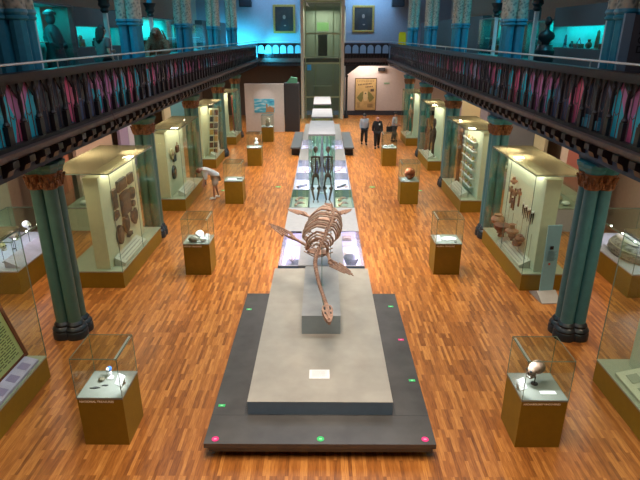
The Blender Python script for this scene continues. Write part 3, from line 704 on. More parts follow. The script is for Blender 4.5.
# L4 oar
t = thing('oar', 'dark red wooden oar leaning in farthest tall left case', 'oar', (-5.3, 32.0, .46), 0)
M().cone((0, 0, 0), (-.15, .55, 1.9), .04).build('shaft', mat('oar_red', (.20, .03, .02), .5), t)
M().prism([(-.10, 0), (.10, 0), (.13, .5), (.0, .62), (-.13, .5)], 'x', -.02, .02, Matrix.Translation((-.13, .48, 1.6)) @ Matrix.Rotation(-.28, 4, 'X')).build('blade', MATS['oar_red'], t)
# R4 skeleton
t = thing('mounted_skeleton', 'upright brown animal skeleton in farthest tall right case', 'skeleton', (5.15, 31.9, .46))
M().tube([(0, 0, 1.0), (0, .05, 1.4), (0, .25, 1.7), (0, .15, 2.05)], [.05, .06, .05, .04], 8).build('spine', BONE, t, True)
M().ball((0, -.02, 2.1), (.07, .18, .09), 10).build('skull', BONE, t, True)
for k in range(6): M().tube([(0, .02, 1.05 + k * .08), (-.14, -.04, 1.0 + k * .08), (-.05, -.16, .95 + k * .08)], .014, 5).tube([(0, .02, 1.05 + k * .08), (.14, -.04, 1.0 + k * .08), (.05, -.16, .95 + k * .08)], .014, 5).build('rib', BONE, t, True)
for a in (-.09, .09):
    M().tube([(a, 0, 1.0), (a * 1.3, -.12, .5), (a, .03, .05), (a, -.12, .0)], [.05, .035, .03, .02], 7).build('leg', BONE, t, True)
    M().tube([(a, 0, 1.5), (a * 1.6, -.15, 1.25), (a, -.3, 1.3)], [.03, .025, .015], 7).build('arm', BONE, t, True)

# ============================================================ aisles
def aisle_case(s, x0, x1, y0, y1, lab, ph=.62, gh=.75):
    t = thing('desk_showcase', lab, 'display case', ((x0 + x1) / 2, y0, 0)); a, b, L = x0 - (x0 + x1) / 2, x1 - (x0 + x1) / 2, y1 - y0
    M().box(a, b, 0, L, 0, ph - .03).build('plinth', OCHRE, t)
    M().box(a - .005, b + .005, -.005, L + .005, ph - .03, ph).build('deck', mat('deck_lilac_grey', (.42, .40, .50), .5), t)
    for nm, q in (('glass_front', (a, b, 0, .01)), ('glass_back', (a, b, L - .01, L)), ('glass_side', (a, a + .01, .01, L - .01)), ('glass_side', (b - .01, b, .01, L - .01))):
        M().box(*q, ph, ph + gh).build(nm, GREENGLASS, t)
    M().box(a, b, 0, L, ph + gh, ph + gh + .012).build('glass_top', GREENGLASS, t)
    e = M()
    for p in (a, b):
        e.box(p - .008, p + .008, 0, L, ph + gh - .006, ph + gh + .016)
        for q in (0, L): e.box(p - .006, p + .006, q - .006, q + .006, ph, ph + gh)
    for q in (0, L): e.box(a, b, q - .008, q + .008, ph + gh - .006, ph + gh + .016)
    e.build('glass_seams', EDGE, t)
    lm = M()
    for k in range(5):
        lm.lathe([(.022, 0), (.022, .02)], ((b if s < 0 else a) - (-s) * .08, .3 + k * (L - .6) / 4, ph + gh - .03), 10)
    lm.build('downlight_strip', mat('lamp_white', (1, .95, .85), .5, emit=14), t)
    area('desk_lamp', ((x0 + x1) / 2, (y0 + y1) / 2, ph + gh - .04), (.5, L * .8), 13, (.85, .80, 1))
    return t
aisle_case(-1, -9.1, -7.45, 11.8, 14.6, 'left aisle glass desk case with human skulls')
SKP = mat('skull_pinkish', (.50, .33, .30), .5, var=.3, scale=16); SKY = mat('skull_yellowish', (.52, .42, .22), .5, var=.3, scale=16)
for lab, x, y, mt, st in (('yellowish skull at front of left aisle case', -8.06, 12.35, SKY, .28), ('pinkish skull in middle of left aisle case', -8.06, 12.95, SKP, .32), ('pale skull at back of left aisle case', -8.04, 13.6, WHITE, .36), ('small brown skull right of pinkish skull', -8.3, 13.25, SK, .22)):
    skull(lab, (x, y, .625), 1.2, mt, 1.25, st)
T1('picture_panel', M().prism([(-.2, 0), (.2, 0), (-.2, .2)], 'y', -1.0, 1.0), LILAC, 'sloping lilac picture panel in front of the skulls', 'panel', (-7.66, 13.0, .622), False)
aisle_case(1, 7.45, 9.1, 11.7, 14.6, 'right aisle glass desk case with striped armoured shell')
t = thing('armoured_shell', 'large striped grey armoured shell lying in right aisle case', 'shell', (8.0, 12.95, .625))
SH = ramp_mat('striped_shell', [(.35, (.10, .08, .06)), (.5, (.30, .27, .28)), (.62, (.12, .10, .09))], (1, 5, 5), rough=.5, ns=2)
M().lathe([(.42, .0), (.47, .08), (.46, .2), (.38, .34), (.22, .42), (.02, .45)], n=24).build('dome', SH, t, True).scale = (.85, 1.6, 1)
m = M()
for k in range(5):
    q = k * .085; m.lathe([(.43 - .0 * k, .06 + q), (.475 - .022 * k * k * .35, .075 + q), (.43 - .0 * k, .09 + q)] if k < 3 else [(.30, .06 + q), (.42 - .05 * (k - 2), .075 + q), (.30, .09 + q)], n=24)
m.build('rim_band', mat('shell_cream', (.42, .36, .30), .5), t, True).scale = (.85, 1.6, 1)
# wall panels of the outer aisles (flat display walls standing off the outer wall)
def wall_panel(lab, x, y0, y1, z0, z1, col, name='display_board', extra=None):
    s = 1 if x > 0 else -1
    t = thing(name, lab, 'display board', (x, y0, 0))
    M().box(-.06, .06, 0, y1 - y0, z0, z1).build('board', mat('board_' + name + str(len(MATS)), col, .7), t)
    M().box(-.05, .05, 0, .04, 0, z0).box(-.05, .05, y1 - y0 - .04, y1 - y0, 0, z0).build('frame_legs', CHAR, t) if z0 > .02 else None
    if extra: M().box(*sorted((-s * .06, -s * .08)), (y1 - y0) * .2, (y1 - y0) * .8, z0 + (z1 - z0) * .3, z0 + (z1 - z0) * .75).build('picture', mat('pic' + str(len(MATS)), extra, .6), t)
for a in [('rust red display wall in left aisle behind nearest columns', -8.6, 15.6, 17.6, 0, 3.6, (.42, .13, .08), (.25, .06, .03)),
          ('pale rose display wall in left aisle, beyond the rust red one', -8.6, 18.2, 21.5, 0, 3.6, (.60, .42, .36), None),
          ('sage green display wall in left aisle behind the skull case', -9.2, 9.5, 14.9, 0, 3.4, (.25, .28, .20), (.45, .38, .25)),
          ('lilac display wall in left aisle behind the fourth column', -8.6, 22.4, 27.2, 0, 3.4, (.40, .30, .52), (.6, .55, .7)),
          ('cream display wall in left aisle, farthest', -8.4, 28.4, 34.5, 0, 3.4, (.6, .55, .4), (.1, .3, .4)),
          ('rosy grey display wall in right aisle behind nearest column', 9.2, 9.6, 13.2, 0, 3.6, (.46, .36, .34), None),
          ('dark red display wall in right aisle at the picture edge', 9.2, 5.5, 9.3, 0, 3.6, (.25, .04, .04), None),
          ('pale rose display wall in right aisle with red picture', 8.6, 16.0, 19.0, 0, 3.6, (.58, .46, .40), (.35, .10, .08)),
          ('cream display wall in right aisle behind the third column', 8.6, 20.5, 26, 0, 3.4, (.55, .50, .34), (.12, .12, .14)),
          ('dark display wall in right aisle, farthest', 8.4, 27.5, 34, 0, 3.4, (.30, .26, .34), (.6, .5, .3))]:
    wall_panel(a[0], a[1], a[2], a[3], a[4], a[5], a[6], extra=a[7])
for lab, x0, x1, y0, y1 in (('pale green cabinet in left aisle behind the tall case', -8.3, -7.4, 16.4, 19.2), ('low lit cabinet in right aisle behind the pot case', 7.5, 8.4, 16.4, 19.4),
                            ('lilac lit cabinet in left aisle beyond second column', -8.0, -7.1, 21.2, 25.0), ('striped bead cabinet in right aisle beyond second column', 7.2, 8.0, 21.5, 25.5)):
    t = thing('low_cabinet', lab, 'cabinet', ((x0 + x1) / 2, y0, 0)); hx = (x1 - x0) / 2; L = y1 - y0
    M().box(-hx, hx, 0, L, 0, .75).build('body', mat('cab' + lab[:5], (.45, .50, .36) if 'green' in lab else (.4, .36, .42), .6), t)
    M().box(-hx - .01, hx + .01, -.01, L + .01, .75, .8).build('top', DECK, t)
    M().box(-hx, hx, 0, L, .8, 1.25).build('glass_hood', GREENGLASS, t)
    for k in range(5): M().ball((0, .35 + k * L * .19, .87), (.14, .12, .07 + .02 * (k % 2)), 9).build('specimen', [WHITE, BONE2, BLACKP][k % 3], t, True)

# ============================================================ centre spine
t = thing('display_platform', 'wide low charcoal platform with glossy top in the foreground', 'platform', (CX, 6.32, 0))
ts = M().box(-1.74, 1.74, 0, 4.96, .22, .30).build('top_slab', SLAB, t)
M().box(-1.68, 1.70, .05, 4.9, .11, .22).build('skirt', SLABBLUE, t)
M().box(-1.5, 1.5, .35, 4.7, 0, .11).build('recessed_foot', BLACK, t)
M().box(-1.74, 1.74, .645, .65, .2995, .3015).box(-1.215, -1.21, .65, 4.96, .2995, .3015).box(1.21, 1.215, .65, 4.96, .2995, .3015).build('panel_joint', BLACK, ts)
def disc(lab, x, y, z, col, r=.045, sq=False):
    o = (M().box(-r, r, -r * .55, r * .55, 0, .003) if sq else M().lathe([(r, 0), (r, .003)], n=20))
    t = thing('floor_sticker', lab, 'sticker', (x, y, z)); o.build('disc', mat('sticker_%s' % col[0], col[1], .4, emit=0), t)
    (M().box(-r * .4, r * .4, -r * .25, r * .25, .003, .004)).build('printed_mark', mat('sticker_mark_' + col[0], [min(1, c + .35) for c in col[1]], .5), t)
GR = ('green', (.03, .55, .14)); PK = ('pink', (.85, .03, .22))
for lab, x, y, c, sq in (('pink round sticker at front left corner of platform', -1.62, 6.42, PK, 0), ('pink round sticker at front right corner of platform', 1.55, 6.43, PK, 0), ('green round sticker at middle of platform front', -.03, 6.43, GR, 0),
                      ('green sticker on left edge of platform near the front', -1.66, 7.2, GR, 1), ('green sticker on right edge of platform, nearest the front', 1.58, 7.9, GR, 1), ('green sticker at far left of platform', -1.64, 10.5, GR, 1),
                      ('green sticker at far right of platform', 1.53, 10.65, GR, 1), ('pink sticker on right edge of platform, between two green ones', 1.57, 9.25, PK, 1)):
    disc(lab, x, y, .3015, c, .055, sq)
for lab, x, y in (('green floor sticker beside the bending visitor', -4.1, 21.3), ('green floor sticker left of the centre cases', -1.9, 21.84), ('green floor sticker right of the centre cases', 2.08, 21.84), ('green floor sticker right of the reddish ball case', 3.98, 21.3)):
    disc(lab, x, y, .001, GR, .11, True)
t = thing('plinth_block', 'large grey micro-cement display block under the fossil reptile', 'plinth', (CX, 6.98, .3025))
M().box(-1.16, 1.16, 0, 5.2, .0, .243).build('body', CONCSIDE, t)
M().box(-1.162, 1.162, -.002, 5.2, .243, .2475).build('top', CONC, t)
t = thing('plinth_block', 'small grey block standing on the big block beneath the fossil', 'plinth', (-.03, 9.05, .5505))
M().box(-.375, .375, 0, 2.35, 0, .392).build('body', mat('block_pale_blue', (.27, .32, .34), .5), t)
M().box(-.377, .377, -.002, 2.35, .392, .4).build('top', mat('block_top', (.30, .30, .30), .5, var=.12, scale=3), t)
t = thing('caption_card', 'white caption card lying on the big grey block', 'label', (-.055, 7.72, .5505), 0)
M().box(-.175, .175, -.13, .13, 0, .006).build('card', WHITE, t)
m = M()
for k in range(6): m.box(-.13, .13 - .03 * (k % 2), .085 - k * .03, .094 - k * .03, .006, .0068)
m.build('printed_lines', mat('print_mid_grey', (.45, .45, .45), .7), t)
# ---- spine modules
def module(name, lab, cat, y0, y1, hw=1.10, z=.60):
    t = thing(name, lab, cat, (CX, y0, 0)); return t
PW = mat('spine_white', (.29, .285, .30), .5, var=.06)
t = thing('spine_cabinet', 'grey centre cabinet with two mirrored glass wells beside the fossil', 'cabinet', (CX, 12.25, 0)); L = 2.5
M().box(-.58, .58, 0, L, 0, .60).build('centre_block', PW, t)
for s in (-1, 1):
    a, b = sorted((s * .58, s * 1.09)); M().box(a, b, 0, L, 0, .12).build('well_floor', LILAC, t)
    M().box(*sorted((s * 1.07, s * 1.09)), 0, L, .12, .60).build('well_side', GREENGLASS, t)
    M().box(a, b, 0, .02, .12, .60).build('well_front', mat('mirror', (.75, .72, .8), .06, 1), t)
    M().box(a, b, L - .02, L, .12, .60).build('well_back', MATS['mirror'], t)
    M().box(a, b, 0.02, L - .02, .59, .60).build('well_glass', GLASS, t)
    area('well_lamp', (CX + s * .98, 13.5, .57), (.08, 2.0), 22, (.78, .62, 1), (0, s * .6, 0))
# objects in wells
t = thing('dark_vase', 'dark grey ribbed vase with violet glow in right well', 'vase', (CX + .80, 13.1, .122))
M().lathe([(.07, 0), (.08, .02), (.12, .1), (.19, .26), (.21, .34), (.17, .36), (.16, .33)], n=18).build('body', mat('vase_grey', (.05, .05, .055), .4), t, True)
M().lathe([(.20, .335), (.215, .35), (.20, .365)], n=18).build('rim', CHAR, t, True)
T1('folded_cloth', M().box(-.14, .14, -.18, .18, 0, .05, bev=.01).box(-.1, .1, -.12, .14, .05, .08), mat('tan_cloth', (.36, .28, .22), .7), 'tan folded cloth behind dark vase in right well', 'cloth', (CX + .78, 14.1, .122), False)
t = thing('dried_coral', 'spiky pale dried coral branch in left well', 'coral', (CX - .80, 13.4, .17))
m = M(); rnd = random.Random(3)
for k in range(16):
    a = rnd.uniform(0, 6.28); m.tube([(0, 0, .02), (.1 * math.cos(a), .14 * math.sin(a), .15), (.18 * math.cos(a + .3), .26 * math.sin(a + .3), rnd.uniform(.2, .38))], [.018, .012, .005], 5)
m.build('branches', mat('coral_tan', (.42, .33, .28), .6), t, True)
M().box(-.17, .17, -.25, .2, -.048, .02).build('stand', CHAR, t)
t = thing('spine_cabinet', 'plain pale grey centre cabinet behind the fossil reptile', 'cabinet', (CX, 14.76, 0)); M().box(-1.1, 1.1, 0, 2.3, 0, .57).build('body', PW, t); M().box(-1.105, 1.105, -.004, 2.3, .57, .60).build('top', PW, t)
# desk cells either side of the tall vitrines
CELLS = [(17.08, 19.3, 'glass', 'first'), (19.32, 21.9, 'lit', 'second'), (21.92, 24.3, 'lit', 'third'), (24.32, 27.0, 'plain', 'fourth'), (27.02, 29.4, 'lit', 'fifth'), (29.42, 35.2, 'plain', 'last')]
for s in (-1, 1):
    for y0, y1, kind, nm in CELLS:
        sd = 'left' if s < 0 else 'right'; L = y1 - y0
        t = thing('desk_cell', '%s %s centre desk %s, counted from the fossil' % (nm, sd, {'glass': 'with green-tinted glass well', 'lit': 'with a brightly lit white tray', 'plain': 'with a plain grey lid'}[kind]), 'display case', (CX + s * .46, y0, 0))
        def X(a, b): return sorted((s * a, s * b))
        if kind == 'plain':
            M().box(*X(.0, .64), 0, L, 0, .57).build('body', PW, t); M().box(*X(0, .645), 0, L, .57, .60).build('lid', mat('lid_grey', (.19, .18, .175), .5), t)
            continue
        M().box(*X(.0, .64), 0, L, 0, .30).build('body', PW, t)
        M().box(*X(.02, .62), .02, L - .02, .30, .31).build('tray', LILAC if kind == 'lit' and nm != 'second' else (SAGE if kind == 'glass' else mat('tray_lilac_white', (.66, .62, .76), .5)), t)
        M().box(*X(.62, .64), 0, L, .30, .60).box(*X(0, .02), 0, L, .30, .60).box(*X(.02, .62), 0, .02, .30, .60).box(*X(.02, .62), L - .02, L, .30, .60).build('frame', PW if kind == 'lit' else EDGE, t)
        M().box(*X(.02, .62), .02, L - .02, .595, .60).build('glass_lid', GLASS, t)
        area('desk_cell_lamp', (CX + s * (.46 + .06), (y0 + y1) / 2, .58), (.05, L * .85), 20 if kind == 'lit' else 5, (.82, .76, 1) if kind == 'lit' else (.9, 1, .8), (0, -s * .7, 0))
        if nm in ('first',):
            for q in range(3):
                T1('small_fossil', M().tube([(-.15, 0, .04), (-.05, .1, .10), (.08, .05, .12), (.16, .18, .05)], [.03, .05, .04, .015], 6).ball((-.15, 0, .05), (.06, .08, .05), 8), BONE, ['nearest', 'middle', 'far'][q] + ' brown fossil in the green-tinted %s centre well' % sd, 'fossil', (CX + s * .78, y0 + .45 + q * .6, .312))
        elif nm == 'second':
            T1('long_specimen', M().prism([(-.2, -.1), (.16, .3), (.2, .24), (-.14, -.16)], 'z', 0, .09), mat('lead_grey', (.12, .12, .13), .4), 'long dark specimen in second %s centre tray' % sd, 'specimen', (CX + s * .78, y0 + 1.3, .312), False)
            for q in range(4): T1('white_specimen', M().ball((0, 0, .04), (.06 + .01 * q, .09, .04), 8), [WHITE, BONE2][q % 2], ['nearest', 'second', 'third', 'farthest'][q] + ' pale specimen in second %s centre tray' % sd, 'specimen', (CX + s * (.66 + .1 * q), y0 + .4 + .3 * q * (1 if q % 2 else 2.2), .312))
        else:
            for q in range(4): T1('small_bone', M().tube([(-.1, -.08, .03), (0, .0, .05), (.1, .12, .03)], [.035, .02, .035], 6), [BONE2, BLACKP, BONE][q % 3], ['nearest', 'second', 'third', 'farthest'][q] + ' small bone in %s %s centre tray' % (nm, sd), 'fossil', (CX + s * (.68 + .12 * (q % 2)), y0 + .4 + q * .48, .312))
# tall vitrines
def vitrine(lab, y0, y1, top, hw=.42, z0=.60):
    t = thing('tall_vitrine', lab, 'display case', (CX, y0, 0)); L = y1 - y0
    M().box(-hw, hw, 0, L, 0, z0).build('base', mat('vitrine_base', (.60, .58, .66), .5), t)
    for nm, q in (('glass_front', (-hw, hw, 0, .01)), ('glass_back', (-hw, hw, L - .01, L)), ('glass_side', (-hw, -hw + .01, .01, L - .01)), ('glass_side', (hw - .01, hw, .01, L - .01))): M().box(*q, z0, top).build(nm, GREENGLASS, t)
    M().box(-hw - .01, hw + .01, -.01, L, top, top + .05).build('roof', mat('vitrine_roof', (.27, .27, .30), .45, var=.1, scale=5), t)
    e = M()
    for a in (-hw, hw):
        for b in (0, L): e.box(a - .01, a + .01, b - .01, b + .01, z0, top)
    for b in (0, L): e.box(-hw, hw, b - .01, b + .01, top - .012, top)
    for a in (-hw, hw): e.box(a - .01, a + .01, 0, L, top - .012, top)
    e.build('metal_edges', mat('edge_green', (.20, .30, .26), .3, .4), t)
    area('vitrine_lamp', (CX, y0 + L / 2, top - .03), (.3, L * .85), 16, (.80, .74, 1))
vitrine('nearest tall centre vitrine with two hanging skeletons', 17.08, 19.95, 3.0)
vitrine('middle tall centre vitrine with violet objects', 21.1, 23.6, 2.98, .40)
vitrine('farthest tall centre vitrine in front of the lift', 25.3, 28.4, 2.98, .40)
T1('spine_block', M().box(-.42, .42, 0, 1.12, 0, .6), PW, 'pale block between the nearest and middle centre vitrines', 'plinth', (CX, 19.97, 0), False)
T1('spine_block', M().box(-.42, .42, 0, 1.66, 0, .6), PW, 'pale block between the middle and farthest centre vitrines', 'plinth', (CX, 23.62, 0), False)
T1('spine_block', M().box(-.42, .42, 0, 6.7, 0, .6), PW, 'pale block behind farthest centre vitrine', 'plinth', (CX, 28.42, 0), False)
for s, lab in ((-1, 'brown skeleton standing on left inside nearest centre vitrine'), (1, 'brown skeleton standing on right inside nearest centre vitrine')):
    t = thing('primate_skeleton', lab, 'skeleton', (CX + s * .21, 17.7, .602))
    M().tube([(0, 0, .95), (0, .04, 1.2), (0, -.02, 1.5), (0, 0, 1.72)], [.045, .035, .035, .025], 8).build('spine', BONE3, t, True)
    M().ball((0, 0, 1.84), (.075, .095, .10), 12).ball((0, -.07, 1.78), (.045, .04, .05), 8).build('skull', BONE3, t, True)
    M().ball((0, 0, .95), (.11, .07, .08), 10).build('pelvis', BONE3, t, True)
    for k in range(7):
        for q in (-1, 1): M().tube([(0, .03, 1.2 + k * .06), (q * .11, .0, 1.18 + k * .06), (q * .05, -.09, 1.15 + k * .06)],   .014, 5).build('rib', BONE3, t, True)
    for q in (-1, 1):
        M().tube([(q * .07, 0, .93), (q * .13, -.10, .52), (q * .05, .05, .06)], [.055, .045, .03], 7).ball((q * .09, -.05, .50), .055, 8).tube([(q * .08, .03, .03), (q * .08, -.14, .015)], [.025, .012], 6).build('leg', BONE3, t, True)
        M().tube([(0, 0, 1.6), (q * .13, 0, 1.58), (q * .15, .04, 1.28), (q * .07, -.12, 1.05)], [.03, .038, .03, .022], 7).build('arm', BONE3, t, True)
t = thing('tall_specimen', 'slender grey spire specimen at back of nearest centre vitrine', 'specimen', (CX, 18.9, .602))
M().lathe([(.12, 0), (.10, .08), (.05, .15), (.08, .5), (.04, .9), (.07, 1.3), (.03, 1.8), (.01, 2.1)], n=10).build('spire', mat('spire_grey', (.42, .40, .45), .4, var=.3), t, True)
M().box(-.2, .2, -.2, .2, 0, .05).build('stand', WHITE, t, loc=(0, 0, -.001))
for q in range(3):
    T1('violet_crystal', M().cone((0, 0, 0), (.03, 0, .5 + .15 * q), .12, .02, 6), mat('crystal_violet', (.30, .22, .55), .2), ['left violet crystal in middle centre vitrine', 'middle violet crystal in middle centre vitrine', 'right violet crystal in middle centre vitrine'][q], 'crystal', (CX - .24 + .24 * q, 21.8 + .3 * q, .602), False)
    T1('pale_sculpture', M().lathe([(.09, 0), (.05, .1), (.09, .5), (.04, .9 + .2 * q)], n=9), mat('pale_lilac', (.60, .58, .72), .4), ['left pale figure in farthest centre vitrine', 'middle pale figure in farthest centre vitrine', 'right pale figure in farthest centre vitrine'][q], 'sculpture', (CX - .24 + .24 * q, 26 + .3 * q, .602))
for s, lab in ((-1, 'dark grey bench on left of the far centre desks'), (1, 'dark grey bench on right of the far centre desks')):
    t = thing('bench', lab, 'bench', (CX + s * 1.42, 28.0, 0))
    M().box(-.26, .26, 0, 4.9, .38, .46).build('seat', mat('bench_grey', (.10, .105, .11), .5), t)
    for y in (.3, 4.4): M().box(-.22, .22, y, y + .12, 0, .38).build('leg', CHAR, t)
# ============================================================ fossil reptile
t = thing('fossil_skeleton', 'brown mounted long-necked fossil reptile skeleton above the grey blocks', 'skeleton', (0, 0, 0))
def bez(pts, n):
    "catmull-rom through pts"
    P = [Vector(p) for p in pts]; P = [2 * P[0] - P[1]] + P + [2 * P[-1] - P[-2]]; out = []
    seg = len(P) - 3
    for i in range(n + 1):
        u = i / n * seg; k = min(int(u), seg - 1); f = u - k; a, b, c, d = P[k:k + 4]
        out.append(.5 * ((2 * b) + (c - a) * f + (2 * a - 5 * b + 4 * c - d) * f * f + (3 * b - a - 3 * c + d) * f ** 3))
    return out
def vertebrae(path, r0, r1, spine=.0, proc=.0):
    m = M(); n = len(path) - 1
    for i in range(n):
        a, b = path[i], path[i + 1]; r = r0 + (r1 - r0) * i / n; c = (a + b) / 2; d = (b - a)
        m.cone(a + d * .06, c, r, r * .72, 9); m.cone(c, b - d * .06, r * .72, r, 9)
        if spine: m.box(-r * .2, r * .2, -d.length * .3, d.length * .3, 0, spine * (1 - .5 * i / n), Matrix.Translation(c) @ d.to_track_quat('Y', 'Z').to_matrix().to_4x4())
        if proc:
            sd = d.cross(Vector((0, 0, 1))).normalized()
            m.cone(c - sd * proc, c + sd * proc, .008, n=5)
    return m
back = bez([(.21, 12.75, 1.98), (.24, 12.2, 2.04), (.20, 11.5, 2.08), (.10, 10.95, 2.05), (-.02, 10.4, 1.96), (-.13, 10.0, 1.86)], 22)
vertebrae(back, .045, .045, .13, .05).build('back_spine', BONE, t, True)
neck = bez([(-.13, 10.0, 1.86), (-.15, 9.7, 1.77), (-.11, 9.4, 1.66), (-.05, 9.1, 1.54), (.03, 8.82, 1.44), (.07, 8.66, 1.38)], 24)
vertebrae(neck, .048, .028, .05, .04).build('neck_spine', BONE, t, True)
tail = bez([(.21, 12.75, 1.98), (.18, 13.2, 1.88), (.12, 13.7, 1.74), (.05, 14.2, 1.62)], 14)
vertebrae(tail, .042, .016, .06).build('tail_spine', BONE, t, True)
# skull : long flat wedge with openings
h0 = Vector((.07, 8.66, 1.36)); hd = Vector((.055, -.42, -.12)).normalized()
HM = Matrix.Translation(h0) @ hd.to_track_quat('Y', 'Z').to_matrix().to_4x4()
sk = M()
sk.prism([(-.075, 0), (.075, 0), (.105, .10), (.085, .24), (.05, .36), (.02, .42), (-.02, .42), (-.05, .36), (-.085, .24), (-.105, .10)], 'z', -.02, .035, HM)
sk.prism([(-.03, -.02), (.03, -.02), (.035, .2), (.012, .36), (-.012, .36), (-.035, .2)], 'z', .03, .06, HM)
sk.build('skull', BONE, t)
M().prism([(-.09, .02), (.09, .02), (.10, .12), (.07, .28), (.02, .40), (-.02, .40), (-.07, .28), (-.10, .12)], 'z', -.065, -.04, HM).build('lower_jaw', BONE, t)
for s in (-1, 1):
    for u, v, a, b in ((.050, .20, .018, .032), (.050, .075, .020, .05)):
        M().ball((s * u, v, .034), (a, b, .008), 10, None).build('skull_opening', BLACK, t).matrix_local = HM
    tm = M()
    for k in range(8): tm.cone(HM @ Vector((s * (.10 - k * .011), .12 + k * .038, -.02)), HM @ Vector((s * (.105 - k * .011), .125 + k * .038, -.055)), .007, .001, 5)
    tm.build('teeth', WHITE, t)
# ribs
rnd = random.Random(11)
for i in range(15):
    f = i / 14; c = back[int(1 + f * 18)]
    env = math.sin(PI * min(1, (.18 + f * .80))) ** .6
    tl = (1 - f) * .18
    wl = (.60 * env) * (1.0 if c.x > .1 else .85) + .05; wr = .17 * env + .05
    dp = .50 * env
    L = [c, c + Vector((-wl * .45, .04 + tl * .2, .03)), c + Vector((-wl * .88, .10, -dp * .35)), c + Vector((-wl * 1.0, .16, -dp * .75)), c + Vector((-wl * .80, .18, -dp * 1.0))]
    R = [c, c + Vector((wr * .55, .03, -.03)), c + Vector((wr * .95, .06, -dp * .40)), c + Vector((wr * .95, .10, -dp * .75)), c + Vector((wr * .55, .12, -dp * .95))]
    for q in (L, R): M().tube(bez(q, 8), [.024] * 3 + [.021] * 3 + [.018, .015, .012], 6).build('rib', BONE if i % 2 else BONE2, t, True)
# belly basket
for k in range(7):
    y = 10.95 + k * .24; M().tube(bez([(-.42, y, 1.52), (-.12, y - .06, 1.40), (.22, y, 1.50)], 6), .014, 5).build('belly_rib', BONE, t, True)
# girdle plates
M().prism([(-.34, 10.82), (-.12, 10.62), (.10, 10.7), (.06, 10.92), (-.15, 10.98), (-.34, 10.98)], 'z', 1.54, 1.57).build('shoulder_plate', BONE, t)
M().prism([(-.30, 12.4), (.02, 12.2), (.32, 12.4), (.26, 12.9), (0, 13.0), (-.28, 12.85)], 'z', 1.60, 1.63).build('hip_plate', BONE, t)
M().tube([(.18, 12.6, 1.95), (-.1, 12.65, 1.78), (-.22, 12.65, 1.62)], .03, 6).build('hip_bone', BONE, t, True)
M().tube([(-.08, 10.6, 1.95), (-.30, 10.8, 1.78), (-.36, 10.9, 1.58)], .035, 6).build('shoulder_blade', BONE, t, True)
M().tube([(-.05, 10.55, 1.95), (.10, 10.5, 1.78), (.10, 10.6, 1.58)], .035, 6).build('shoulder_blade', BONE, t, True)
def paddle(name, root, elbow, tip, w):
    r, e, p = Vector(root), Vector(elbow), Vector(tip); d = (p - e); L = d.length; d.normalize(); sd = d.cross(Vector((0, 0, 1))).normalized()
    m = M(); m.tube([r, r + (e - r) * .3, e - (e - r) * .25, e], [.045, .032, .035, .062], 8)
    for f in (-.5, .5): m.cone(e + d * .02 + sd * w * f * .7, e + d * L * .17 + sd * w * f * .8, .035, .03, 7)
    for q in range(5):
        f = (q - 2) / 2; n = 9 - abs(q - 2)
        for k in range(n):
            u0 = .19 + k * .09 * (.9 if q in (0, 4) else 1); u1 = u0 + .08
            tp = lambda u: e + d * L * u + sd * (w * f * (1 - u * .62)) - Vector((0, 0, .03 * u))
            m.cone(tp(u0), tp(u1), .024 * (1 - u0 * .55), .020 * (1 - u0 * .55), 6)
    return m.build(name, BONE, t, True)
paddle('front_paddle', (-.30, 10.95, 1.62), (-.70, 11.35, 1.70), (-1.32, 12.25, 1.76), .15)
paddle('front_paddle', (.10, 10.55, 1.62), (.16, 10.02, 1.66), (.60, 9.42, 1.66), .14)
paddle('hind_paddle', (-.25, 12.75, 1.66), (-.45, 12.95, 1.72), (-.95, 13.38, 1.76), .13)
paddle('hind_paddle', (.28, 12.75, 1.66), (.40, 13.1, 1.68), (.78, 13.7, 1.66), .13)
for nm, a, b in (('support_rod', (-.02, 10.4, .9505), (-.02, 10.4, 1.93)), ('support_rod', (.2, 12.5, .602), (.2, 12.5, 1.98)), ('support_rod', (.05, 9.2, .9505), (-.07, 9.2, 1.56))):
    M().cone(a, b, .009, n=8).lathe([(.05, 0), (.05, .008)], a, 16).build(nm, MATS['edge_green'], t)

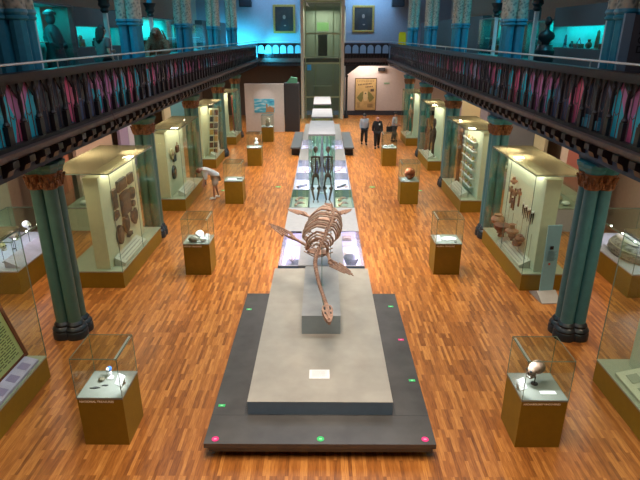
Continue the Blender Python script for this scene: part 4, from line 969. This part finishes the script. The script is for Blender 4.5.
# ============================================================ people
SKIN = mat('skin_tone', (.55, .30, .22), .5); SKIN2 = mat('skin_tanned', (.45, .24, .17), .5)
def person(lab, loc, rz, J, cloth, hair=None, bald=False, scale=1, skinm=SKIN):
    """J: joint positions (metres, facing -y). cloth: list of (part name, material, [joint chain], radii, extra)"""
    t = thing('person', lab, 'person', loc, rz); t.scale = (scale,) * 3
    V = {k: Vector(v) for k, v in J.items() if isinstance(v, tuple)}
    V['hem'] = V['pelvis'] - (V['chest'] - V['pelvis']) * .28
    js = []; idx = {}
    def add(k, p, r): idx[k] = len(js); js.append((tuple(p), r)); return idx[k]
    add('pelvis', V['pelvis'], (.135, .10)); E_ = []
    add('chest', V['chest'], (.15, .105)); E_.append((idx['pelvis'], idx['chest']))
    add('neck', V['neck'], .055); E_.append((idx['chest'], idx['neck']))
    hd = (V['head'] - V['neck']).normalized()
    add('jaw', V['neck'] + (V['head'] - V['neck']) * .55, .070); E_.append((idx['neck'], idx['jaw']))
    add('head', V['head'], .092); E_.append((idx['jaw'], idx['head']))
    add('crown', V['head'] + hd * .07, .07); E_.append((idx['head'], idx['crown']))
    for s in 'lr':
        add('sh' + s, V['sh' + s], .058); E_.append((idx['chest'], idx['sh' + s]))
        add('el' + s, V['el' + s], .042); E_.append((idx['sh' + s], idx['el' + s]))
        add('wr' + s, V['wr' + s], .027); E_.append((idx['el' + s], idx['wr' + s]))
        hdv = (V['wr' + s] - V['el' + s]).normalized(); side = hdv.cross(Vector((1, 0, 0))).normalized()
        pm = V['wr' + s] + hdv * .07; add('pm' + s, pm, (.038, .02)); E_.append((idx['wr' + s], idx['pm' + s]))
        for q in range(4):
            f = (q - 1.5) * .022; ln = (.065, .078, .072, .055)[q]
            a = pm + hdv * .035 + side * f; b = a + hdv * ln * .6 + Vector((0, -.008, 0)); c = b + hdv * ln * .4 + Vector((0, -.018, 0))
            add('f%d0' % q + s, a, .0095); E_.append((idx['pm' + s], idx['f%d0' % q + s]))
            add('f%d1' % q + s, b, .009); E_.append((idx['f%d0' % q + s], idx['f%d1' % q + s]))
            add('f%d2' % q + s, c, .008); E_.append((idx['f%d1' % q + s], idx['f%d2' % q + s]))
        add('th' + s, V['wr' + s] + hdv * .05 - side * .04, .011); E_.append((idx['wr' + s], idx['th' + s]))
        add('th2' + s, V['wr' + s] + hdv * .085 - side * .055, .009); E_.append((idx['th' + s], idx['th2' + s]))
        add('hp' + s, V['hp' + s], .088); E_.append((idx['pelvis'], idx['hp' + s]))
        add('kn' + s, V['kn' + s], .055); E_.append((idx['hp' + s], idx['kn' + s]))
        add('an' + s, V['an' + s], .038); E_.append((idx['kn' + s], idx['an' + s]))
        add('to' + s, V['to' + s], .035); E_.append((idx['an' + s], idx['to' + s]))
    bo = skin('body', js, E_, skinm, t, 0, 1)
    f = (Matrix.Rotation(J.get('yaw', 0), 3, 'Z') @ Vector((0, -1, 0)))
    f = (f - hd * f.dot(hd)).normalized(); sd = hd.cross(f)
    H = V['head'] + hd * .0
    M().cone(H + f * .085 + hd * .015, H + f * .115 - hd * .025, .008, .016, 7).build('nose', skinm, bo, True)
    for q in (-1, 1):
        M().ball(H + f * .086 + sd * .034 * q + hd * .02, .012, 8).build('eye', BLACKP, bo, True)
        M().ball(H + sd * .095 * q, (.014, .024, .03), 8).build('ear', skinm, bo, True)
    M().ball(H + f * .082 - hd * .055, (.026, .010, .007), 8).build('mouth', mat('lips', (.35, .10, .09), .5), bo, True)
    if hair:
        m = M(); kind, hm = hair
        c = H + hd * .035 - f * .022
        m.ball(c, (.098, .102, .10), 14)
        if kind == 'long':
            for q in range(7):
                a = (q - 3) * .35; o = (-f * math.cos(a) + sd * math.sin(a)) * .085
                m.tube([c + o, c + o * 1.15 - hd * .13, c + o * 1.2 - hd * .27, c + o * .9 - hd * .36], [.05, .05, .045, .015], 7)
        m.build('hair', hm, t, True)
    for nm, mt, chains, sub in cloth:
        for part in chains:
            pj = []; ed = []; ids = {}
            for (a, b, ra, rb) in part:
                for k, r in ((a, ra), (b, rb)):
                    if k not in ids:
                        if isinstance(k, tuple): p = V[k[0]].lerp(V[k[1]], k[2])
                        else: p = V[k]
                        ids[k] = len(pj); pj.append((tuple(p), r))
                ed.append((ids[a], ids[b]))
            skin(nm, pj, ed, mt, t, 0, sub)
    for s in 'lr':
        a, b = V['an' + s], V['to' + s]
        shoe = M().tube([a + Vector((0, .04, -.035)), a + (b - a) * .4 - Vector((0, 0, .01)), b + Vector((0, 0, .005)), b + (b - a).normalized() * .05], [.05, .052, .048, .02], 8)
        shoe.build('shoe', J.get('shoe', BLACKP), t, True)
    return t, V
def stand_pose(lean=0, stride=.0, armb=.06):
    J = dict(pelvis=(0, 0, .95), chest=(0, -lean * .5, 1.28), neck=(0, -lean, 1.47), head=(0, -lean - .02, 1.62))
    for s, q in (('l', 1), ('r', -1)):
        st = stride * q
        J['sh' + s] = (q * .185, -lean * .8, 1.40); J['el' + s] = (q * .235, .03 + st * .35 - lean * .5, 1.12); J['wr' + s] = (q * .235, -armb + st * .7 - lean * .3, .88)
        J['hp' + s] = (q * .09, 0, .88); J['kn' + s] = (q * .10, -st * .55 - .03, .49); J['an' + s] = (q * .10, -st + (.03 if st < 0 else 0), .085); J['to' + s] = (q * .115, -st - .13, .04)
    return J
def shirt(J, sleeve=1.0, r=1.12):
    c = [('hem', 'pelvis', (.19, .155), (.19, .15)), ('pelvis', 'chest', (.19, .15), (.20, .15)), ('chest', ('chest', 'neck', .72), (.20, .15), .10)]
    for s in 'lr':
        c += [('chest', 'sh' + s, (.175, .125), .095), ('sh' + s, ('sh' + s, 'el' + s, min(1, sleeve)), .095, .072)]
        if sleeve > 1: c += [(('sh' + s, 'el' + s, 1), ('el' + s, 'wr' + s, sleeve - 1), .072, .050)]
    return c
def trousers(J, length=1.0, wide=1):
    c = []
    for s in 'lr':
        c += [('pelvis', 'hp' + s, (.18, .145), .13)]
        if length <= 1: c += [('hp' + s, ('hp' + s, 'kn' + s, length), .13, .115 * wide)]
        else: c += [('hp' + s, 'kn' + s, .13, .095 * wide), ('kn' + s, ('kn' + s, 'an' + s, length - 1), .095 * wide, .075 * wide)]
    return c
GS = mat('shirt_light_grey', (.42, .42, .46), .8); WS = mat('shirt_white', (.70, .70, .72), .8); BT = mat('cloth_black', (.012, .012, .014), .85)
BEI = mat('shorts_beige', (.50, .42, .34), .85); HAIRG = mat('hair_grey', (.25, .2, .17), .8); HAIRD = mat('hair_dark', (.015, .009, .008), .6)
J = stand_pose(0, .16)
person('person in light grey shirt and black trousers walking on the right of nave', (2.4, 31.3, .0), .1, J, [('shirt', GS, [shirt(J, 1.9)], 1), ('trousers', BT, [trousers(J, 1.95)], 1)], ('short', HAIRD), scale=1.02)
J = stand_pose(0, -.14)
t, V = person('bald person in black jacket and black trousers walking beside the grey-shirted visitor', (3.05, 30.15, .0), .05, J, [('jacket', BT, [shirt(J, 1.9)], 1), ('trousers', BT, [trousers(J, 1.95)], 1)], None, scale=1.04, skinm=mat('skin_pink', (.62, .28, .22), .5))
card_ = M().box(-.035, .035, -.006, .0, -.045, .045, Matrix.Translation((.08, -.155, 1.32))).build('badge', WHITE, t)
J = stand_pose(.04, .05, .15); J['wrl'] = (.16, -.28, 1.0); J['wrr'] = (-.20, -.20, 1.05)
t, V = person('person in grey shirt looking at the right case, with dark bag at hip', (4.25, 32.2, .0), 1.1, J, [('shirt', GS, [shirt(J, 1.3)], 1), ('trousers', mat('trousers_grey', (.10, .10, .11), .8), [trousers(J, 1.95)], 1)], ('short', HAIRD), skinm=SKIN2)
o = M().box(-.17, .17, -.06, .06, 0, .34, bev=.03).tube([(-.12, 0, .33), (0, .02, .62), (.12, 0, .33)], .012, 6).build('shoulder_bag', BT, None, True, (3.93, 31.93, .60))
tag(o, 'dark shoulder bag at hip of the visitor looking at the right case', 'bag')
# bending visitor
J = dict(pelvis=(0, .16, .93), chest=(0, -.12, 1.15), neck=(0, -.33, 1.20), head=(0, -.46, 1.18))
for s, q in (('l', 1), ('r', -1)):
    J['sh' + s] = (q * .17, -.26, 1.16); J['el' + s] = (q * .19, -.26, .88); J['wr' + s] = (q * .13, -.34, .66)
    J['hp' + s] = (q * .09, .14, .87); J['kn' + s] = (q * .10, .08 - q * .06, .47); J['an' + s] = (q * .10, .12 - q * .10, .085); J['to' + s] = (q * .11, -.02 - q * .10, .04)
J['shoe'] = WHITE
person('person in white shirt and beige shorts bending towards the left case', (-4.3, 20.1, 0), -1.25, J, [('shirt', WS, [shirt(J, 1.25)], 1), ('shorts', BEI, [trousers(J, .92, 1.15)], 1)], ('short', mat('hair_reddish', (.22, .07, .03), .7)), skinm=SKIN2)

# ============================================================ gallery level
ZG = 4.4
def gwall(s, nm, segs, niches):
    "dark partition on the gallery built in blocks around niche openings; returns nothing"
    m = M(); x0, x1 = sorted((s * 6.9, s * 7.3))
    for y0, y1, z1 in segs: m.box(x0, x1, y0, y1, ZG, z1)
    struct('wall_gallery_' + nm, m, DGREY)
def niche(s, lab, y0, y1, z0, z1, power=9):
    t = thing('niche_cabinet', lab, 'display case', (s * 6.9, y0, ZG)); L = y1 - y0; a = z0 - ZG; b = z1 - ZG
    def X(p, q): return sorted((s * p, s * q))
    M().box(*X(0, .42), 0, L, 0, a).build('lower_panel', DGREY, t)
    M().box(*X(0, .42), 0, L, b, 2.35).build('upper_panel', DGREY, t)
    M().box(*X(.40, .42), 0, L, a, b).build('back', TEALB, t)
    M().box(*X(0, .40), 0, .02, a, b).box(*X(0, .40), L - .02, L, a, b).build('cheek', TEALB, t)
    M().box(*X(.01, .015), .02, L - .02, a, b).build('pane', GLASS, t)
    area('niche_lamp', (s * 7.05, (y0 + y1) / 2, z1 - .02), (.06, L * .9), power * L, CYAN, (0, -s * .5, 0))
    return t
# left: teal sculpture case 12.9-15.3, niche 15.7-19.2 etc
gwall(-1, 'left', [(8, 12.8, 6.75), (15.55, 15.93, 6.75), (19.65, 20.9, 6.8), (27.9, 28.6, 6.8), (32.6, 40.5, 6.8)], 0)
niche(-1, 'teal lit wall niche on left gallery behind long-haired visitor', 15.95, 19.6, 5.68, 6.24, 2.3)
def gcase(s, lab, y0, y1, top=6.68, low=5.15, power=16, posts=(True, True)):
    t = thing('gallery_showcase', lab, 'display case', (s * 6.75, y0, ZG)); L = y1 - y0; a = low - ZG; b = top - ZG
    def X(p, q): return sorted((s * p, s * q))
    M().box(*X(0, .9), 0, L, 0, a).build('plinth', mat('gallery_plinth_teal', (.05, .26, .27), .5), t)
    M().box(*X(.86, .9), 0, L, a, b).build('back', TEALB, t)
    M().box(*X(0, .01), .02, L - .02, a, b).build('glass_front', GLASS, t)
    M().box(*X(.02, .86), 0, .01, a, b).box(*X(.02, .86), L - .01, L, a, b).build('glass_side', GLASS, t)
    M().box(*X(0, .9), 0, L, b, b + .05).build('roof', DGREY, t)
    M().box(*X(.3, .8), .1, L - .1, a + .62, a + .65).build('shelf', mat('shelf_glass', (.3, .5, .45), .3), t)
    area('gallery_case_lamp', (s * 7.1, (y0 + y1) / 2, top - .03), (.3, L * .8), power * L, CYAN, (0, -s * .15, 0))
    return t
POSTM = mat('white_post', (.72, .66, .66), .35)
gcase(-1, 'teal lit glass case on left gallery with a dark sculpture', 12.9, 15.5, 6.70, 5.2, 12)
gcase(-1, 'teal lit glass case on left gallery behind the shaggy ape', 21.0, 27.8, 6.62, 5.25, 10)
gcase(-1, 'teal lit glass case on left gallery, nearest far wall', 28.7, 32.5, 6.5, 5.25, 10)
gwall(1, 'right', [(8, 13.7, 6.75), (19.4, 20.6, 6.8), (25.0, 40.5, 6.8)], 0)
niche(1, 'long teal lit niche on right gallery with small objects', 13.75, 17.25, 5.66, 6.24, 2.6)
gcase(1, 'teal lit glass case on right gallery behind the dark bust', 17.35, 19.3, 6.4, 5.25, 12)
gcase(1, 'teal lit glass case on right gallery between two columns', 20.7, 24.9, 6.62, 5.25, 9)
for s, x, y, z1, lab in ((-1, 6.62, 13.05, 6.72, 'white post on left gallery beside the dark sculpture case'), (-1, 6.3, 16.65, 6.60, 'white post on left gallery right of long-haired visitor'), (-1, 6.3, 21.0, 6.62, 'white post on left gallery left of the shaggy ape'),
                     (1, 6.3, 12.7, 6.68, 'white post on right gallery beside the nearest teal column'), (1, 6.3, 17.1, 6.66, 'white post on right gallery right of the dark bust'), (1, 6.3, 21.0, 6.62, 'thin white post on right gallery left of the second teal column')):
    t = thing('gallery_post', lab, 'post', (s * x, y, ZG))
    M().box(-.055, .055, -.055, .055, .06, z1 - ZG).build('shaft', POSTM, t)
    M().lathe([(.12, 0), (.12, .04), (.08, .06)], n=14).build('foot', TEAL, t, True)
    M().lathe([(.09, 0), (.13, .06), (.10, .12), (.17, .20), (.15, .30), (.22, .42), (.24, .46)], (0, 0, z1 - ZG), 12).build('dark_capital', BLACKP, t, True)
    M().lathe([(.10, .46), (.08, 2.0), (.08, 5.6 - (z1 - ZG))], (0, 0, z1 - ZG), 12).build('upper_shaft', TEAL, t, True)
# sculpture in left case, woman, ape
t = thing('dark_sculpture', 'dark seated figure sculpture in teal lit case on left gallery', 'sculpture', (-7.0, 14.72, 5.202))
m = M().lathe([(.24, 0), (.26, .2), (.20, .5), (.24, .75), (.16, .98), (.07, 1.06)], n=12); m.tube([(0, -.2, .85), (.1, -.36, .6), (.2, -.2, .5)], .06, 7).tube([(0, .2, .85), (.1, .36, .6), (.2, .2, .5)], .06, 7)
m.build('body', mat('bronze_dark', (.004, .010, .018), .7), t, True); M().ball((0, 0, 1.19), (.12, .11, .15), 12).build('head', MATS['bronze_dark'], t, True)
M().lathe([(.16, 0), (.15, .06), (.05, .12)], (0, 0, 1.29), 12).build('headdress', MATS['bronze_dark'], t, True)
for k, (y, zz, r) in enumerate(((13.2, 5.852, .08), (13.6, 5.852, .06), (14.9, 5.852, .09), (13.1, 5.202, .1), (14.85, 5.202, .08))):
    T1('small_ornament', M().lathe([(r * .6, 0), (r, r), (r * .4, r * 2), (r * .6, r * 3)], n=9), [MATS['bronze_dark'], BONE2][k % 2], ['small dark ornament left on shelf of dark sculpture case', 'second small ornament on shelf of dark sculpture case', 'ornament at right end of the shelf, dark sculpture case', 'ornament on floor at left of dark sculpture case', 'ornament on floor at right of dark sculpture case'][k], 'ornament', (-7.2, y + .5, zz))
J = stand_pose(.03, .0, .12); J['wrl'] = (.16, -.30, 1.12)
person('person with long dark hair in grey brown top on left gallery, facing the niche', (-6.0, 15.35, ZG), 2.6, J, [('top', mat('grey_brown_top', (.12, .09, .09), .8), [shirt(J, .8)], 1), ('trousers', BT, [trousers(J, 1.95)], 1)], ('long', HAIRD), skinm=SKIN, scale=1.06)
FUR = mat('shaggy_brown_fur', (.16, .07, .035), .9, var=.5, scale=20, bump=1)
t = thing('ape_model', 'shaggy brown seated ape model on a box on left gallery', 'animal model', (-5.85, 20.05, ZG + .5))
js = [((0, 0, .35), (.32, .26)), ((0, -.02, .75), (.34, .26)), ((0, -.08, 1.05), (.22, .2)), ((0, -.14, 1.25), .17), ((0, -.16, 1.36), .12), ((.3, -.05, .85), .15), ((.38, -.25, .5), .11), ((.25, -.42, .55), .08), ((-.3, -.05, .85), .15), ((-.38, -.25, .5), .11), ((-.25, -.42, .35), .08), ((.22, -.25, .28), .16), ((.25, -.5, .12), .09), ((-.22, -.25, .28), .16), ((-.25, -.5, .12), .09)]
skin('body', js, [(0, 1), (1, 2), (2, 3), (3, 4), (1, 5), (5, 6), (6, 7), (1, 8), (8, 9), (9, 10), (0, 11), (11, 12), (0, 13), (13, 14)], FUR, t, 0, 2)
M().ball((0, -.29, 1.22), (.10, .06, .12), 12).ball((0, -.33, 1.17), (.065, .05, .05), 10).build('face', mat('ape_face', (.30, .12, .08), .7), t, True)
for q in (-1, 1): M().ball((q * .04, -.342, 1.27), .014, 8).build('eye', BLACK, t, True)
m = M(); rnd = random.Random(5)
for k in range(170):
    a = rnd.uniform(0, 2 * PI); zz = rnd.uniform(.15, 1.3); r = .33 if zz < .9 else .33 - (zz - .9) * .4
    p = Vector((r * math.cos(a) * 1.05, r * math.sin(a) * .8 - .03, zz))
    if zz > 1.0 and math.sin(a) < -.3: continue
    m.cone(p, p + Vector((math.cos(a) * .05, math.sin(a) * .05, -.14)), .022, .002, 4)
m.build('shaggy_coat', FUR, t)
T1('display_box', M().box(-.45, .45, -.55, .45, 0, .5), mat('box_black', (.02, .02, .03), .5), 'black box carrying the shaggy brown ape on left gallery', 'plinth', (-5.85, 20.05, ZG), False)
# right: bust on tall plinth
t = thing('bust', 'dark bust on a dark draped plinth on right gallery', 'bust', (6.25, 16.0, ZG))
M().lathe([(.27, 0), (.27, 1.2), (.22, 1.25), (.20, 1.35)], n=14).build('pedestal', BLACKP, t, True)
M().lathe([(.10, 1.35), (.12, 1.42), (.22, 1.50), (.24, 1.58), (.20, 1.66), (.09, 1.72), (.06, 1.76), (.06, 1.86)], n=16).build('torso', BLACKP, t, True).scale = (1, .62, 1)
M().ball((0, 0, 1.96), (.095, .115, .13), 14).cone((0, -.10, 1.98), (0, -.14, 1.94), .015, .02).build('head', BLACKP, t, True)
for k, (y, r, kd) in enumerate(((16.7, .10, 0), (16.25, .07, 1), (15.8, .12, 2), (15.2, .09, 1), (14.75, .13, 0), (14.3, .14, 2))):
    m = M()
    if kd == 0: m.lathe([(r, 0), (r * .5, r * .3), (r * .3, r * 3.2), (.01, r * 3.6)], n=9)
    elif kd == 1: m.ball((0, 0, r), (r, r, r), 9).lathe([(r * .4, r * 1.6), (r * .5, r * 2.6)], n=9)
    else: m.box(-r * .7, r * .7, -r * 1.3, r * 1.3, 0, r, bev=.015).tube([(0, -r, r), (0, 0, r * 2.2), (0, r, r)], .015, 5)
    T1('small_artefact', m, [MATS['bronze_dark'], POT[0], BLACKP][(k + kd) % 3], ['slender spire object, leftmost in long teal niche', 'round flask, second from left in long teal niche', 'low handled box, third from left in long teal niche', 'round flask in right half of long teal niche', 'tall pointed object near right end of long teal niche', 'handled box at right end of long teal niche'][k], 'artefact', (7.1, y, 5.662), group=None)
for k, (y, r) in enumerate(((15.9, .1), (16.6, .13), (17.6, .1), (18.4, .12))):
    T1('small_artefact', M().box(-r * .5, r * .5, -r, r, 0, r * 1.6, bev=.01).ball((0, 0, r * 2), r * .5, 8), [BLACKP, POT[1]][k % 2], ['dark block object at left in niche behind visitor', 'tan block object second in niche behind visitor', 'dark block object third in niche behind visitor', 'tan block object at right in niche behind visitor'][k], 'artefact', (-7.1, y, 5.682))
for k, (y, r) in enumerate(((21.6, .16), (22.5, .2), (23.4, .16), (24.2, .14))):
    T1('small_artefact', M().lathe([(r * .6, 0), (r, r), (r * .7, r * 2), (r * .3, r * 2.4)], n=10), [POT[1], BLACKP][k % 2], ['leftmost', 'second', 'third', 'rightmost'][k] + ' vessel in teal case between two right gallery columns', 'artefact', (7.15, y, 5.252))
    T1('small_artefact', M().lathe([(r * .8, 0), (r * .5, r), (r, r * 2), (r * .2, r * 2.8)], n=10), [BLACKP, POT[0]][k % 2], ['nearest', 'second', 'third', 'farthest'][k] + ' vessel in teal case behind the shaggy ape', 'artefact', (-7.15, y + .3 * k, 5.252))
# panel in front of nearest right gallery column
t = thing('exhibition_panel', 'tall dark grey text panel with pale edge, cut by right frame edge', 'panel', (5.17, 9.62, ZG))
M().box(0, 1.45, -.02, .02, 0, 1.92).build('board', mat('panel_grey', (.075, .075, .09), .6), t)
M().box(-.16, 0, -.03, .03, 0, 1.94).build('edge_strip', mat('edge_blue_grey', (.16, .26, .36), .4), t)
for k, wd in enumerate(('ANN', 'CART', 'DINO')):
    text('panel_lettering', wd, .16, mat('lettering_black', (.01, .01, .012), .6), t, (.12, -.022, 1.62 - k * .15), (PI / 2, 0, 0), .001)
m = M()
for k in range(10): m.box(.1, 1.2, -.024, -.02, 1.1 - k * .08, 1.115 - k * .08)
m.build('printed_lines', mat('print_faint', (.13, .13, .15), .7), t)
# yellow sign far right gallery
t = thing('wet_floor_sign', 'tall yellow folding sign at far end of right gallery', 'sign', (5.35, 38.6, ZG))
M().prism([(-.30, 0), (-.26, 0), (0, 1.6), (.26, 0), (.30, 0), (.04, 1.7), (-.04, 1.7)], 'x', -.24, .24).build('board', mat('yellow_plastic', (.95, .42, .0), .4), t)
M().box(-.2, .2, -.05, .05, 1.6, 1.8).build('top', MATS['yellow_plastic'], t)
# hanging speakers
for x, lab in ((-3.95, 'black loudspeaker hanging high on far wall, left'), (3.75, 'black loudspeaker hanging high on far wall, right')):
    t = thing('loudspeaker', lab, 'loudspeaker', (-5.75 if x < 0 else 5.5, 42.9, 7.95))
    M().box(-.45, .45, -.3, .3, 0, .75, bev=.03).build('box', BLACKP, t); M().box(-.4, .4, -.31, -.3, .05, .7).build('grille', CHAR, t)
    M().box(-.04, .04, .3, .69, .3, .4).build('wall_bracket', CHAR, t)
# ============================================================ far wall
def painting(lab, x0, x1, z0, z1, y, fw=.16):
    t = thing('framed_painting', lab, 'painting', ((x0 + x1) / 2, y, z0)); W = (x1 - x0) / 2; Hh = z1 - z0
    cv = M().box(-W + fw, W - fw, -.03, 0, fw, Hh - fw).build('canvas', ramp_mat('dark_canvas', [(.3, (.012, .010, .010)), (.7, (.05, .035, .025))], ns=1.5), t)
    m = M()
    for a, b, c, d in ((-W, W, 0, fw), (-W, W, Hh - fw, Hh), (-W, -W + fw, fw, Hh - fw), (W - fw, W, fw, Hh - fw)): m.box(a, b, -.09, 0, c, d, bev=.02)
    m.build('gilt_frame', GOLD, t)
    M().prism([(-.36, fw), (.36, fw), (.30, .75), (.12, 1.0), (-.12, 1.0), (-.30, .75)], 'y', -.036, -.03).build('painted_coat', mat('paint_coat', (.03, .025, .025), .6), cv)
    M().ball((.0, -.032, 1.14), (.11, .006, .15), 12).build('painted_face', mat('paint_flesh', (.30, .19, .14), .6), cv, True)
    M().ball((.05, -.034, .55), (.10, .006, .05), 10).build('painted_hand', MATS['paint_flesh'], cv, True)
painting('gilt framed dark portrait high on far wall, left of the lift', -3.80, -2.12, 6.14, 8.15, YB - .01)
painting('gilt framed dark portrait high on far wall, right of the lift', 2.20, 3.85, 6.2, 8.10, YB - .01)
t = thing('framed_poster', 'large yellow framed poster on far wall beneath the gallery', 'poster', (3.36, YB - .035, .42)); W, Hh = .80, 2.4
pp = M().box(-W, W, -.03, 0, 0, Hh).build('paper', mat('poster_yellow', (.56, .38, .15), .7, var=.15, scale=3), t)
m = M()
for a, b, c, d in ((-W - .05, W + .05, -.05, 0), (-W - .05, W + .05, Hh, Hh + .05), (-W - .05, -W, 0, Hh), (W, W + .05, 0, Hh)): m.box(a, b, -.05, 0, c, d)
m.build('frame', mat('poster_frame', (.09, .06, .04), .5), t)
PO = mat('poster_olive', (.22, .20, .06), .7)
for s in (-1, 1): M().prism([(s * .70, .95), (s * .42, 1.30), (s * .2, 1.45), (s * .16, 1.0), (s * .3, .62), (s * .45, .66)], 'y', -.034, -.03).build('olive_wing', PO, pp)
M().prism([(-.12, .7), (.12, .7), (.2, 1.05), (.13, 1.42), (-.13, 1.42), (-.2, 1.05)], 'y', -.036, -.03).build('pale_figure', mat('poster_cream', (.68, .52, .26), .7), pp)
M().lathe([(.06, 0), (.06, .008)], n=12, mtx=Matrix.Translation((0, -.036, 1.28)) @ Matrix.Rotation(PI / 2, 4, 'X')).build('dark_dot', MATS['poster_frame'], pp)
m = M()
for k in range(9): m.box(-.6 + k * .12, -.52 + k * .12, -.034, -.03, 1.88 + .012 * k, 1.99 + .01 * k)
for k in range(5): m.box(-.02 + k * .12, .06 + k * .12, -.034, -.03, 1.72 + .012 * k, 1.81 + .01 * k)
for k in range(10): m.box(-.7 + k * .14, -.62 + k * .14, -.034, -.03, 2.2, 2.24)
for k in range(6): m.box(-.65, -.45, -.034, -.03, .2 + k * .07, .22 + k * .07).box(.15, .65 - .05 * (k % 3), -.034, -.03, .2 + k * .05, .22 + k * .05)
m.box(.38, .66, -.034, -.03, 1.42, 1.62); m.build('printed_strokes', MATS['poster_frame'], pp)
T1('exit_sign', M().box(-.22, .22, -.03, 0, 0, .13), mat('sign_green_white', (.30, .45, .30), .5), 'small green and white sign on far wall right of poster', 'sign', (5.0, YB - .035, 2.4), False)
T1('wall_speaker', M().box(-.28, .28, -.25, 0, 0, .24), CHAR, 'black box speaker under far gallery right of the poster', 'loudspeaker', (4.55, YB - .035, 3.4), False)
# white partition with beach picture, dark cabinet
struct('wall_partition', M().box(-5.1, -2.56, 35.6, 35.75, 0, 3.08), mat('partition_white', (.64, .58, .54), .8))
t = thing('beach_picture', 'bright picture of a blue beach with brown figure on white partition', 'picture', (-3.84, 35.59, 1.26)); 
M().box(-.66, .66, -.03, 0, 0, .88).build('print', ramp_mat('sea_blue', [(.3, (.02, .22, .42)), (.5, (.10, .50, .68)), (.62, (.62, .75, .78))], (1, 1, 4), ns=1.6), t)
M().prism([(.05, .03), (.62, .03), (.62, .30), (.35, .42), (.15, .30)], 'y', -.036, -.03).build('brown_shape', mat('sand_brown', (.42, .24, .12), .7), t)
M().prism([(.1, .1), (.22, .1), (.2, .55), (.12, .58)], 'y', -.04, -.03).build('brown_figure', MATS['sand_brown'], t)
spot('picture_spot', (-3.84, 33.9, 3.6), (-3.84, 35.6, 1.75), 55, (1, .9, .85), .9, .03, 1)
t = thing('tall_dark_cabinet', 'tall dark cabinet right of the white partition', 'cabinet', (-2.05, 35.7, 0))
M().box(-.48, .48, 0, .9, 0, 3.1).build('body', mat('cabinet_dark', (.045, .042, .045), .6), t)
M().box(-.44, .44, -.02, 0, .05, 3.05).build('door', mat('cabinet_dark_door', (.035, .033, .036), .5), t)
T1('green_model', M().prism([(-.35, 0), (.35, 0), (.35, .3), (-.05, .38)], 'y', -.2, .2), mat('green_model', (.10, .30, .18), .5), 'green wedge model lying on top of the tall dark cabinet', 'model', (-2.05, 36.1, 3.102), False)
# lift
t = thing('lift_surround', 'tall cream surround framing the glass lift shaft', 'lift surround', (-.04, 41.5, 0))
LC = mat('lift_cream', (.62, .54, .40), .6)
M().box(-1.62, -1.40, 0, 2.0, 0, 8.42).build('jamb', LC, t); M().box(1.36, 1.58, 0, 2.0, 0, 8.42).build('jamb', LC, t); M().box(-1.62, 1.58, 0, 2.0, 8.42, 8.62).build('lintel', LC, t)
t = thing('glass_lift', 'green glass lift shaft with horizontal metal rails on far wall', 'lift', (-.04, 41.7, 0)); LG = mat('lift_rail', (.30, .34, .20), .4, .3)
for s in (-1, 1): M().box(*sorted((s * 1.24, s * 1.32)), 0, .08, 0, 8.2).build('corner_post', LG, t); M().box(*sorted((s * 1.26, s * 1.28)), .08, 1.8, .02, 8.18).build('side_glass', GREENGLASS, t)
for zz in (1.55, 4.0, 6.05, 8.2): M().box(-1.24, 1.24, 0, .08, zz, zz + .12).build('cross_rail', LG, t)
M().box(-1.24, 1.24, .03, .045, .02, 8.18).build('front_glass', glassmat('lift_glass', (.80, .86, .78), .06, .08, (.30, .36, .30)), t)
for s in (-.55, .8): M().box(s - .03, s + .03, .9, .98, 0, 8.1).build('guide_rail', LG, t)
M().box(-.7, .7, 1.2, 1.8, .05, 2.3).build('lift_car', mat('lift_car_grey', (.3, .33, .28), .4, .4), t)
M().box(-.35, .35, 1.75, 1.8, 4.5, 6.2).build('far_door', CHAR, t)
M().box(-.45, .45, 1.82, 1.86, 6.3, 6.9).build('lit_window', mat('window_green_light', (.3, .55, .25), .5, emit=.25), t)
M().box(-1.16, -.86, -.02, .02, 3.55, 3.95).build('blue_sticker', mat('sticker_blue', (.03, .30, .65), .5), t)
M().prism([(-1.20, 8.0), (-.95, 7.9), (-1.18, 8.25)], 'y', -.02, 0).build('white_tag', WHITE, t)
area('lift_lamp', (-.04, 43.0, 8.0), (1.6, .6), 40, (.95, 1, .88))
area('alcove_lamp', (-.04, 45.2, 7.9), (2, 1), 90, (.95, 1, .92))
# ============================================================ track spotlights under gallery edges
for s in (-1, 1):
    tr = thing('lighting_track', 'thin black lighting track beneath %s gallery edge' % ('left' if s < 0 else 'right'), 'lighting track', (s * 5.75, 6, 3.94)); M().box(-.02, .02, 0, 34, 0, .03).build('rail', CHAR, tr)
LM = mat('spot_lens', (1, .92, .8), .4, emit=30)
fx = thing('track_spotlight', 'x', 'spotlight', group='small track spotlights beneath the galleries')
M().cone((0, 0, 0), (0, 0, -.10), .012).build('stem', CHAR, fx)
hs = M().cone((0, .05, -.08), (0, -.09, -.19), .045, .055, 12).build('housing', STEEL, fx)
M().cone((0, -.0905, -.1905), (0, -.098, -.197), .048, n=12).build('lens', LM, hs)
k = 0
TX = [(-5.72, 14.9), (-5.72, 18.0), (-5.72, 22.1), (-5.72, 23.7), (-5.72, 27.4), (-5.72, 30.5), (5.72, 14.35), (5.72, 15.2), (5.72, 20.6), (5.72, 23.1), (5.72, 26.8), (5.72, 30.2)]
for x, y in TX:
    lab = 'small track spotlight beneath the %s gallery edge, about %s' % ('left' if x < 0 else 'right', ['above nearest aisle cases', 'above second column', 'above third column', 'near third case', 'near fourth column', 'near farthest column'][TX.index((x, y)) % 6])
    o = fx if k == 0 else dup(fx, (0, 0, 0)); o.location = (x, y, 3.94); o['label'] = lab; k += 1
    o.rotation_euler = (0, 0, (-1 if x < 0 else 1) * -.6)
    spot('track_spot', (x * .985, y - .15, 3.72), (math.copysign(3.4, x), y - 1.2, 0), 170, WARM, 1.1, .05, .9)
